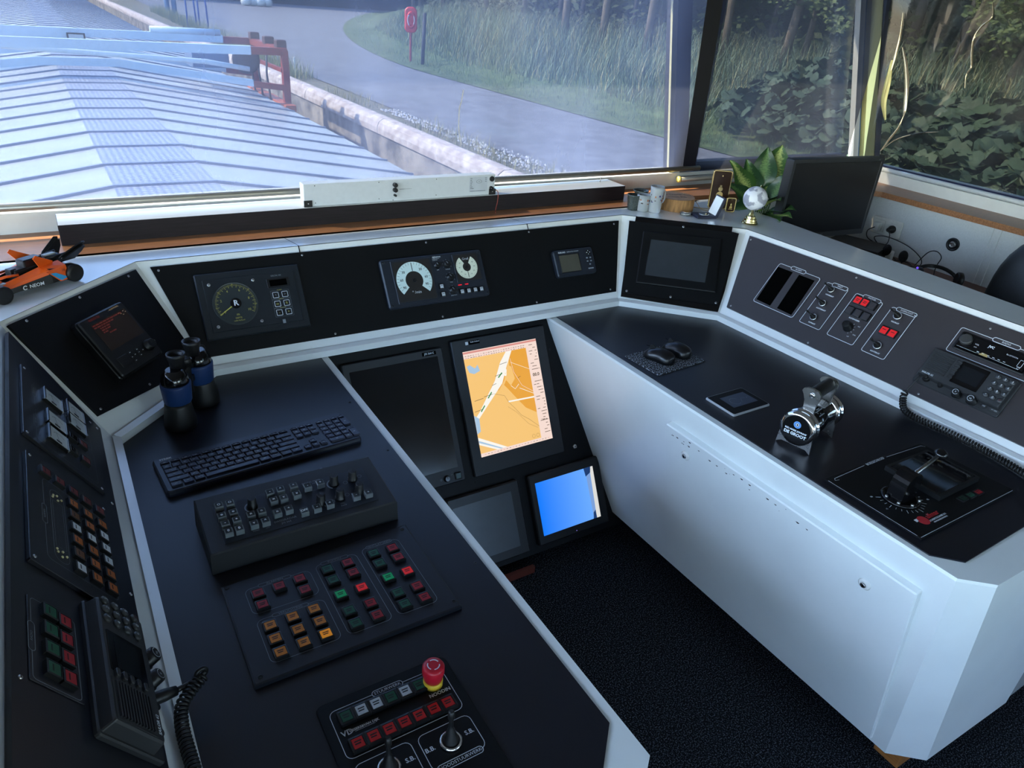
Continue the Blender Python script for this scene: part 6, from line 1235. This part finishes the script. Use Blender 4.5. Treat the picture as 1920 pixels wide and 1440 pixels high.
# quay: rounded concrete coping, wall, gravel, road, grass bank
def ground(name, col, a, b_, sc, bump=.6, bs=30, rough=.9):
    m = mat(name, a, rough, var=.1, bump=bump, bs=bs); n = m.node_tree.nodes; l = m.node_tree.links; p = n['Principled BSDF']; tc = n.new('ShaderNodeTexCoord'); t = n.new('ShaderNodeTexNoise'); t.inputs['Scale'].default_value = sc; t.inputs['Detail'].default_value = 8; l.new(tc.outputs['Object'], t.inputs['Vector'])
    r = n.new('ShaderNodeValToRGB'); r.color_ramp.elements[0].position = .35; r.color_ramp.elements[1].position = .68; r.color_ramp.elements[0].color = lin(a); r.color_ramp.elements[1].color = lin(b_); l.new(t.outputs['Fac'], r.inputs['Fac']); l.new(r.outputs[0], p.inputs['Base Color']); return m
CON = ground('pinkish_concrete', 0, (158, 142, 134), (204, 192, 186), 5, .5, 40); QW = ground('stained_quay_wall', 0, (84, 80, 80), (168, 160, 152), 2.2, .5, 20)
ASP = ground('worn_asphalt', 0, (98, 100, 108), (120, 122, 130), 2.5, .4, 120); SOIL = ground('weedy_soil', 0, (84, 84, 70), (128, 122, 100), 6, .8, 25); GRASSG = ground('grass_soil', 0, (62, 78, 50), (96, 112, 72), 3, .8, 30)
T = thing('quay_edge', 'rounded pinkish concrete coping of the quay running along the barge', 'quay', W(6.5, 4, ZQ))
pr = [(.30, -.02), (.28, .05), (.20, .13), (.06, .17), (-.10, .16), (-.20, .09), (-.24, -.02), (-.24, -.14)]
for k in range(21):
    y0 = -4 + 5.2 * k; b = MB(); b.loops([[(x, y0 + .015, z) for x, z in pr], [(x, y0 + 5.185, z) for x, z in pr]][::-1]); part(T, 'coping_block', b, CON)
part(T, 'quay_wall', MB().box(-.20, -4, -2.0, .25, 101, -.14), QW)
def road_r(y): return 12.7 + max(0, (y - 27)) ** 1.45 * .055 - (max(0, 16 - y) * -.02)
def sheet(ys, fl, fr, z, n=1):
    b = MB(); vs = []
    for y in ys:
        for k in range(n + 1): vs.append((fl(y) + (fr(y) - fl(y)) * k / n, y, z(y) if callable(z) else z))
    b.add(vs, [(j * (n + 1) + i, j * (n + 1) + i + 1, (j + 1) * (n + 1) + i + 1, (j + 1) * (n + 1) + i) for j in range(len(ys) - 1) for i in range(n)]); return b
YS = [-12 + 2 * k for k in range(62)]
struct('ground_verge', sheet(YS, lambda y: 6.72, lambda y: 40 + 0 * y, ZQ - .02), SOIL)
RL = lambda y: 7.7 + max(0, y - 24) * .035
solo('quay_road', 'grey worn asphalt road beside the quay', 'road', sheet(YS, RL, road_r, ZQ + .004), ASP)
# bank: rises behind the road
def bank_z(x, y):
    d = x - road_r(y); n_ = .10 * noise.noise((x * .35, y * .35, 1))
    return ZQ + .02 + (0 if d < 1.6 else min(1.35, (d - 1.6) * .23)) + n_ * min(1, max(0, d) * .5)
b = MB(); nx = 40; vs = []
for y in YS:
    for i in range(nx + 1): x = road_r(y) + 34 * (i / nx) ** 1.5; vs.append((x, y, bank_z(x, y)))
b.add(vs, [(j * (nx + 1) + i, j * (nx + 1) + i + 1, (j + 1) * (nx + 1) + i + 1, (j + 1) * (nx + 1) + i) for j in range(len(YS) - 1) for i in range(nx)], True)
struct('ground_bank', b, GRASSG)
def gravel():
    b = MB(); r = random.Random(21)
    for k in range(900):
        y = 8.5 + 9.5 * r.random() ** 1.1; x = RL(y) - .25 + .75 * (r.random() - .35) * (1 if y < 13 else .6); s = .012 + .03 * r.random(); a = r.random() * 6
        b.add([(x + s * cos(a + 1.57 * i), y + s * 1.2 * sin(a + 1.57 * i), ZQ) for i in range(4)] + [(x, y, ZQ + s * .9)], [(0, 1, 4), (1, 2, 4), (2, 3, 4), (3, 0, 4)])
    return b
solo('gravel', 'pale loose gravel along the near edge of the road', 'gravel', gravel(), mat('pale_gravel', (176, 174, 176), .8, var=.2), None, None, 'stuff')
# blades: thin bent strips
def blades(n, pos, h0, h1, w0, seed, bend=.5, seg=3):
    b = MB(); r = random.Random(seed); vs = []; fs = []
    for k in range(n):
        p = pos(r)
        if p is None: continue
        x, y, z, hs = p; h = (h0 + (h1 - h0) * r.random()) * hs; a = r.random() * 6.283; w = w0 * (.6 + .8 * r.random()); bd = bend * h * (.2 + r.random()); dx, dy = cos(a), sin(a); o = len(vs)
        for i in range(seg + 1):
            t = i / seg; ww = w * (1 - t) * .5 if i < seg else .0005; ox = bd * t * t; vs += [(x + dx * ox - dy * ww, y + dy * ox + dx * ww, z + h * t * (1 - .25 * t * bend)), (x + dx * ox + dy * ww, y + dy * ox - dx * ww, z + h * t * (1 - .25 * t * bend))]
        fs += [(o + 2 * i, o + 2 * i + 1, o + 2 * i + 3, o + 2 * i + 2) for i in range(seg)]
    return b.add(vs, fs)
def leafy(name, c, var, sc): m = mat(name, c, .55, var=var, vs_=sc, spec=.3); return m
def vis(x, y): return x < 9 + y * 1.75          # only what the windows look out on
def pos_reed(r):
    y = 9 + 46 * r.random() ** 1.35; d = 2.4 + 7.0 * r.random(); x = road_r(y) + d
    if y < 13.5 and d < 6 : return None
    return (x, y, bank_z(x, y) - .05, min(1, .45 + (d - 2.4) * .35))
def pos_grass(r):
    y = 5 + 50 * r.random() ** 1.6; d = .0 + 4.2 * r.random() ** .8; x = road_r(y) + d + .12 * sin(y * 2.3); return (x, y, bank_z(x, y) - .02, .5 + d * .25)
def pos_weed(r):
    y = 9 + 40 * r.random() ** 1.3; x = RL(y) - .55 + .75 * (r.random() - .4); 
    if noise.noise((x * .6, y * .5, 4)) < -.12: return None
    return (x, y, ZQ - .01, 1)
def pos_weed2(r):
    y = 24 + 40 * r.random(); x = RL(y) - .9 + .9 * r.random(); return (x, y, ZQ - .01, 1)
solo('reed_bed', 'tall grey-green reeds covering the bank behind the road', 'reeds', blades(15000, pos_reed, .7, 1.5, .030, 31, .75), leafy('reed_green', (112, 128, 104), .35, 1.2), None, None, 'stuff')
solo('reed_bed', 'straw coloured dry reeds among the green ones on the bank', 'reeds', blades(3500, pos_reed, .7, 1.45, .024, 32, .6), leafy('reed_straw', (168, 158, 112), .25, 1.2), None, None, 'stuff')
solo('verge_grass', 'short green grass on the verge between road and reeds', 'grass', blades(16000, pos_grass, .10, .26, .016, 33, .6, 2), leafy('verge_green', (96, 122, 84), .3, 1.5), None, None, 'stuff')
solo('quay_weeds', 'dry yellowish weeds along the near edge of the road', 'weeds', blades(2600, pos_weed, .12, .42, .014, 34, .7, 2), leafy('weed_yellow', (148, 142, 96), .25, 2), None, None, 'stuff')
solo('quay_weeds', 'tall pale weeds around the blue ladder beyond the gantry', 'weeds', blades(3200, pos_weed2, .25, .8, .022, 35, .5, 2), leafy('weed_grey', (142, 144, 106), .25, 2), None, None, 'stuff')
# big round butterbur leaves
def burr(n, pos, seed, s0, s1):
    b = MB(); r = random.Random(seed)
    for k in range(n):
        p = pos(r)
        if p is None: continue
        x, y, z = p; s = s0 + (s1 - s0) * r.random(); M = Matrix.Translation((x, y, z)) @ Matrix.Rotation(r.random() * 6.28, 4, 'Z') @ Matrix.Rotation(.25 + .75 * r.random(), 4, 'Y'); ph = r.random() * 6; ring = [(.02 * s, 0, 0)]
        N = 14; v = [(0, 0, -.10 * s)]
        for q, f in ((.5, .55), (1, 1)):
            for i in range(N):
                a = 2 * pi * i / N; rr_ = s * q * (1 - .55 * math.exp(-((a - pi) / .3) ** 2)) * (1 + .06 * sin(5 * a + ph)); v.append((rr_ * cos(a), rr_ * sin(a), (.05 * s * sin(7 * a + ph) * q * q) + (.04 * s if q < 1 else -.02 * s)))
        fs = [(0, 1 + i, 1 + (i + 1) % N) for i in range(N)] + [(1 + i, 1 + N + i, 1 + N + (i + 1) % N, 1 + (i + 1) % N) for i in range(N)]
        b.add([tuple(M @ Vector(q)) for q in v], fs, True)
    return b
def pos_b1(r):
    y = 9.4 + 4.6 * r.random(); x = road_r(y) + 1.6 + 6.2 * r.random(); d = x - road_r(y)
    if y < .66 * x: return None
    return (x, y, bank_z(x, y) + .25 + .75 * r.random() * min(1, d * .4))
def pos_b2(r):
    x = 13.2 + 6.2 * r.random(); y = x * (.30 + .36 * r.random()); return (x, y, bank_z(x, y) + .05 + .38 * r.random() * min(1, (x - 12.6) * .6))
solo('butterbur_leaves', 'big round dark green leaves on the bank seen through the narrow front window', 'leaves', burr(1500, pos_b1, 41, .11, .22), leafy('butterbur_green', (74, 90, 72), .3, 2), None, None, 'stuff')
solo('butterbur_leaves', 'big round leaves on the bank seen through the starboard side window', 'leaves', burr(1100, pos_b2, 42, .14, .30), leafy('butterbur_dark', (68, 84, 64), .3, 2), None, None, 'stuff')
solo('bank_path', 'pale strip of footpath crossing the bank beyond the side window', 'path', sheet([-6 + 1.2 * k for k in range(20)], lambda y: 19.0 + .1 * y, lambda y: 20.2 + .1 * y, lambda y: bank_z(19.6, y) + .10), ASP)
solo('bank_grass', 'yellowish grass beside the footpath beyond the side window', 'grass', blades(4500, lambda r: (lambda x, y: (x, y, bank_z(x, y), 1))(15.5 + 8 * r.random(), -5 + 16 * r.random()), .15, .45, .02, 36, .6, 2), leafy('bank_yellow_green', (128, 134, 80), .3, 1.5), None, None, 'stuff')
T = thing('concrete_block', 'pale rounded concrete block outside under the side window', 'block', W(6.62, 1.9, -.5)); part(T, 'block', MB().rb(0, 0, .5, 1.7, -.45, .94, .05, .03), CON)
# lifebuoy, posts, ladder, sacks
T = thing('lifebuoy_stand', 'red lifebuoy case with white ring on a red post by the road', 'lifebuoy', W(14.05, 31.1, ZQ)); LR = mat('lifebuoy_red', (206, 44, 48), .4, var=.04)
part(T, 'post', MB().cyl(0, 0, .05, -.1, 1.25, 14), mat('post_red', (150, 52, 56), .5)); b = MB(); b.T = Matrix.Rotation(-.42, 4, 'Z') @ Matrix.Translation((0, -.02, 1.62)) @ Matrix.Rotation(pi / 2, 4, 'X')
b.rb(0, 0, .52, .98, -.07, .07, .2, .04, 6); part(T, 'case', b, LR)
b = MB(); b.T = Matrix.Rotation(-.42, 4, 'Z') @ Matrix.Translation((0, -.10, 1.62)) @ Matrix.Rotation(pi / 2, 4, 'X') @ Matrix.Diagonal((.62, 1.1, 1, 1)); b.tube([(.24 * cos(a), .24 * sin(a), 0) for a in [2 * pi * k / 28 for k in range(28)]], .065, 10, True); part(T, 'ring', b, LR)
b = MB(); b.T = Matrix.Rotation(-.42, 4, 'Z') @ Matrix.Translation((0, -.155, 1.62)) @ Matrix.Rotation(pi / 2, 4, 'X') @ Matrix.Diagonal((.62, 1.1, 1, 1)); b.arc(0, 0, .22, 2.3, 4.1, .05, .02, 10); b.arc(0, 0, .22, -.7, .7, .05, .02, 10); part(T, 'white_band', b, mat('band_white', (232, 232, 232), .5))
solo('marker_post', 'dark slanting post beside the lifebuoy stand', 'post', MB().tube([(0, 0, -.1), (.10, .05, 1.95)], .075, 10), mat('dark_timber', (52, 54, 62), .7), W(14.0, 29.8, ZQ))
T = thing('quay_ladder', 'blue double hooped ladder rails at the quay edge', 'ladder', W(8.2, 46, ZQ)); LBm = mat('ladder_blue', (44, 84, 160), .4)
for x in (-.28, .32): part(T, 'hoop', MB().tube([(x - .22, 0, -.2), (x - .20, 0, 1.5)] + [(x + .20 * -cos(a), 0, 1.5 + .22 * sin(a)) for a in [pi * k / 8 for k in range(1, 8)]] + [(x + .20, 0, 1.5), (x + .24, 0, -.2)], .045, 10), LBm)
T = thing('blue_sign_post', 'pair of blue grey posts near the top of the quay', 'post', W(9.1, 60, ZQ)); 
for x in (-.25, .2): part(T, 'post', MB().cyl(x, 0, .16, 0, 3.2, 10), mat('post_blue_grey', (96, 120, 150), .5))
solo('white_bollard_post', 'thin white post in the weeds behind the gantry end frame', 'post', MB().cyl(0, 0, .035, 0, .55, 10, .01), PVC, W(7.25, 25.0, ZQ))
T = thing('sack_heap', 'white filled sacks heaped on the far end of the road', 'sacks', W(22.4, 90, ZQ)); r = random.Random(8)
for k in range(4): part(T, 'sack', MB().lathe([(.05, 0), (.55, .1), (.62, .45), (.45, .8), (.05, .9)], 12, (-1.1 + .75 * k, .2 * (k % 2), 0)), PVC)
# wood: trunks, low branches, dark undergrowth
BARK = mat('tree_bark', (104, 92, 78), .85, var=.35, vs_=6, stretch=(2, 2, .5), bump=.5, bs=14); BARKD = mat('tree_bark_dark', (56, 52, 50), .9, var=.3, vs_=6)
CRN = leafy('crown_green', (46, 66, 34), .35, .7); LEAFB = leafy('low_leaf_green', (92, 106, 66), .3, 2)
def blob(b, c, r, seed, sq=.8, n=12):
    ls = []
    for k in range(1, n):
        th = pi * k / n; ls.append([(c[0] + r * sin(th) * cos(a) * (1 + .28 * noise.noise((cos(a) * sin(th) * 2 + seed, sin(a) * sin(th) * 2, cos(th) * 2))), c[1] + r * sin(th) * sin(a) * (1 + .28 * noise.noise((cos(a) * 2 + seed, sin(a) * 2, th))), c[2] - r * sq * cos(th)) for a in [2 * pi * i / 16 for i in range(16)]])
    b.loops(ls, smooth=True)
def spray(b, c, R, n, s, r, flat=.5):
    for k in range(n):
        d = Vector((r.gauss(0, 1), r.gauss(0, 1), r.gauss(0, flat))).normalized() * R * r.random() ** .5; p = Vector(c) + d; a = r.random() * 6.28; e = r.uniform(-.8, .8); u = Vector((cos(a) * cos(e), sin(a) * cos(e), sin(e))); v = u.orthogonal().normalized(); q = s * (.6 + .8 * r.random())
        b.add([tuple(p), tuple(p + u * q * .5 + v * q * .28), tuple(p + u * q), tuple(p + u * q * .5 - v * q * .28)], [(0, 1, 2, 3)])
KIND = {0: 'slim pale trunk', 1: 'dark slim trunk', 2: 'leaning pale trunk'}
trees = [(20.0, 16.45, .13, 0, .30), (20.6, 16.2, .09, 0, .2), (20.0, 18.9, .12, 0, -.15), (20.0, 28.3, .16, 0, .05), (20.0, 25.6, .15, 0, .08), (20.0, 22.85, .15, 0, .10), (20.0, 9.75, .12, 2, .7),
         (23, 33, .15, 1, 0), (24, 38, .14, 1, .1), (25, 44, .15, 1, -.1), (22.5, 30.5, .10, 1, 0), (26, 52, .16, 1, 0), (24, 20.5, .13, 1, .1), (25, 15.5, .16, 1, 0), (24.5, 12.5, .14, 1, .1), (25, 7.5, .16, 1, .1), (26, 4, .16, 1, 0), (27, 26, .15, 1, 0), (28, 60, .2, 1, 0), (23.2, 24.2, .10, 1, .05), (22.8, 27.1, .08, 1, 0), (31, 68, .2, 1, 0), (22, 12.2, .10, 1, .05)]
LBL = ['pale tree trunk with low leafy branch, seen through the narrow front window', 'thin tree trunk leaning beside the leafy tree in the narrow front window', 'slender pale tree trunk nearest the dark window post', 'pale tree trunk at the top of the reeds, left of the window post', 'slim tree trunk in the middle of the row above the reeds', 'tree trunk just left of the white window jamb', 'leaning pale tree with low foliage at the edge of the side window']
for i, (x, y, r0, kd, ln) in enumerate(trees):
    z = bank_z(x, y) - .1; T = thing('tree', LBL[i] if i < len(LBL) else 'dark slim tree standing deeper in the shaded wood', 'tree', W(x, y, z), 'trees of the wood')
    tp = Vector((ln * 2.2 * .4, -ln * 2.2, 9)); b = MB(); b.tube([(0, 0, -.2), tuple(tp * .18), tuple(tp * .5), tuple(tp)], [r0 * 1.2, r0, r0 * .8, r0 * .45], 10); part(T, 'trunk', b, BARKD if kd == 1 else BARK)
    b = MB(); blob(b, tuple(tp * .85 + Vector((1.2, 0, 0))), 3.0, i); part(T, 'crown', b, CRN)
    if i in (0, 6, 2, 12):
        m = MB(); r = random.Random(50 + i)
        for c, R, n in {0: (((-.5, .1, 2.25), .5, 240), ((.3, -.6, 2.0), .45, 200), ((-.1, .9, 2.5), .5, 200), ((.4, -1.2, 1.7), .35, 120), ((.2, -1.6, 1.45), .25, 60)), 6: (((-.6, .5, 2.0), .6, 320), ((-.8, -.3, 1.7), .6, 320), ((-1.0, .1, 2.6), .7, 320), ((-.4, -.8, 2.2), .6, 260), ((-.9, .9, 2.7), .5, 200)), 2: (((.4, .2, 2.6), .5, 100),), 12: (((.3, .3, 2.4), .8, 200), ((0, -.8, 2.6), .8, 160))}[i]: spray(m, c, R, n, .16, r)
        part(T, 'low_foliage', m, LEAFB)
m = MB(); r = random.Random(77)
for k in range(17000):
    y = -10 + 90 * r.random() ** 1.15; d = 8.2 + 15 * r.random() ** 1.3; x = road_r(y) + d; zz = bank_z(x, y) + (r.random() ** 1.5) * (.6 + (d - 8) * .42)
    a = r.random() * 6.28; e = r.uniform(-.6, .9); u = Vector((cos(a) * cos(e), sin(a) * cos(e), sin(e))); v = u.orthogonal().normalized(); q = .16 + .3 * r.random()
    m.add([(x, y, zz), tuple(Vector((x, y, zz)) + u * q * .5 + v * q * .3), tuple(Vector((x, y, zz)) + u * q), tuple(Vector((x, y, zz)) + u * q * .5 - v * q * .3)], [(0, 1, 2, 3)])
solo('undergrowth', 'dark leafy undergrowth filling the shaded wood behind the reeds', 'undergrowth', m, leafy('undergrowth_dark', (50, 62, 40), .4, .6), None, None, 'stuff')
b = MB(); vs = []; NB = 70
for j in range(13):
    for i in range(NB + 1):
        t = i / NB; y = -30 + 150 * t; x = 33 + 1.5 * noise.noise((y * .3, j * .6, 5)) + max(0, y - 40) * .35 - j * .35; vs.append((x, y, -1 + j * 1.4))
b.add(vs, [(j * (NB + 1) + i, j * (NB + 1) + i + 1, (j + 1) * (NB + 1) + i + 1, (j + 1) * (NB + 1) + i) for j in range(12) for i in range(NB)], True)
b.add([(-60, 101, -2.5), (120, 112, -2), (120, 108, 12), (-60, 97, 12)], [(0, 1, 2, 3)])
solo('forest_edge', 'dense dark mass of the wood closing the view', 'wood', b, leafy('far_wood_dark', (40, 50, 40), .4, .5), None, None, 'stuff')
m = MB()
for k in range(26): blob(m, (24.5 + 6 * r.random() + (max(0, -8 + 3.4 * k - 40) * .35), -8 + 3.4 * k, 7.0 + 3 * r.random()), 3.4, k + 100, .6, 9)
solo('wood_canopy', 'dark leafy canopy high above the wood behind the reeds', 'canopy', m, CRN, None, None, 'stuff')
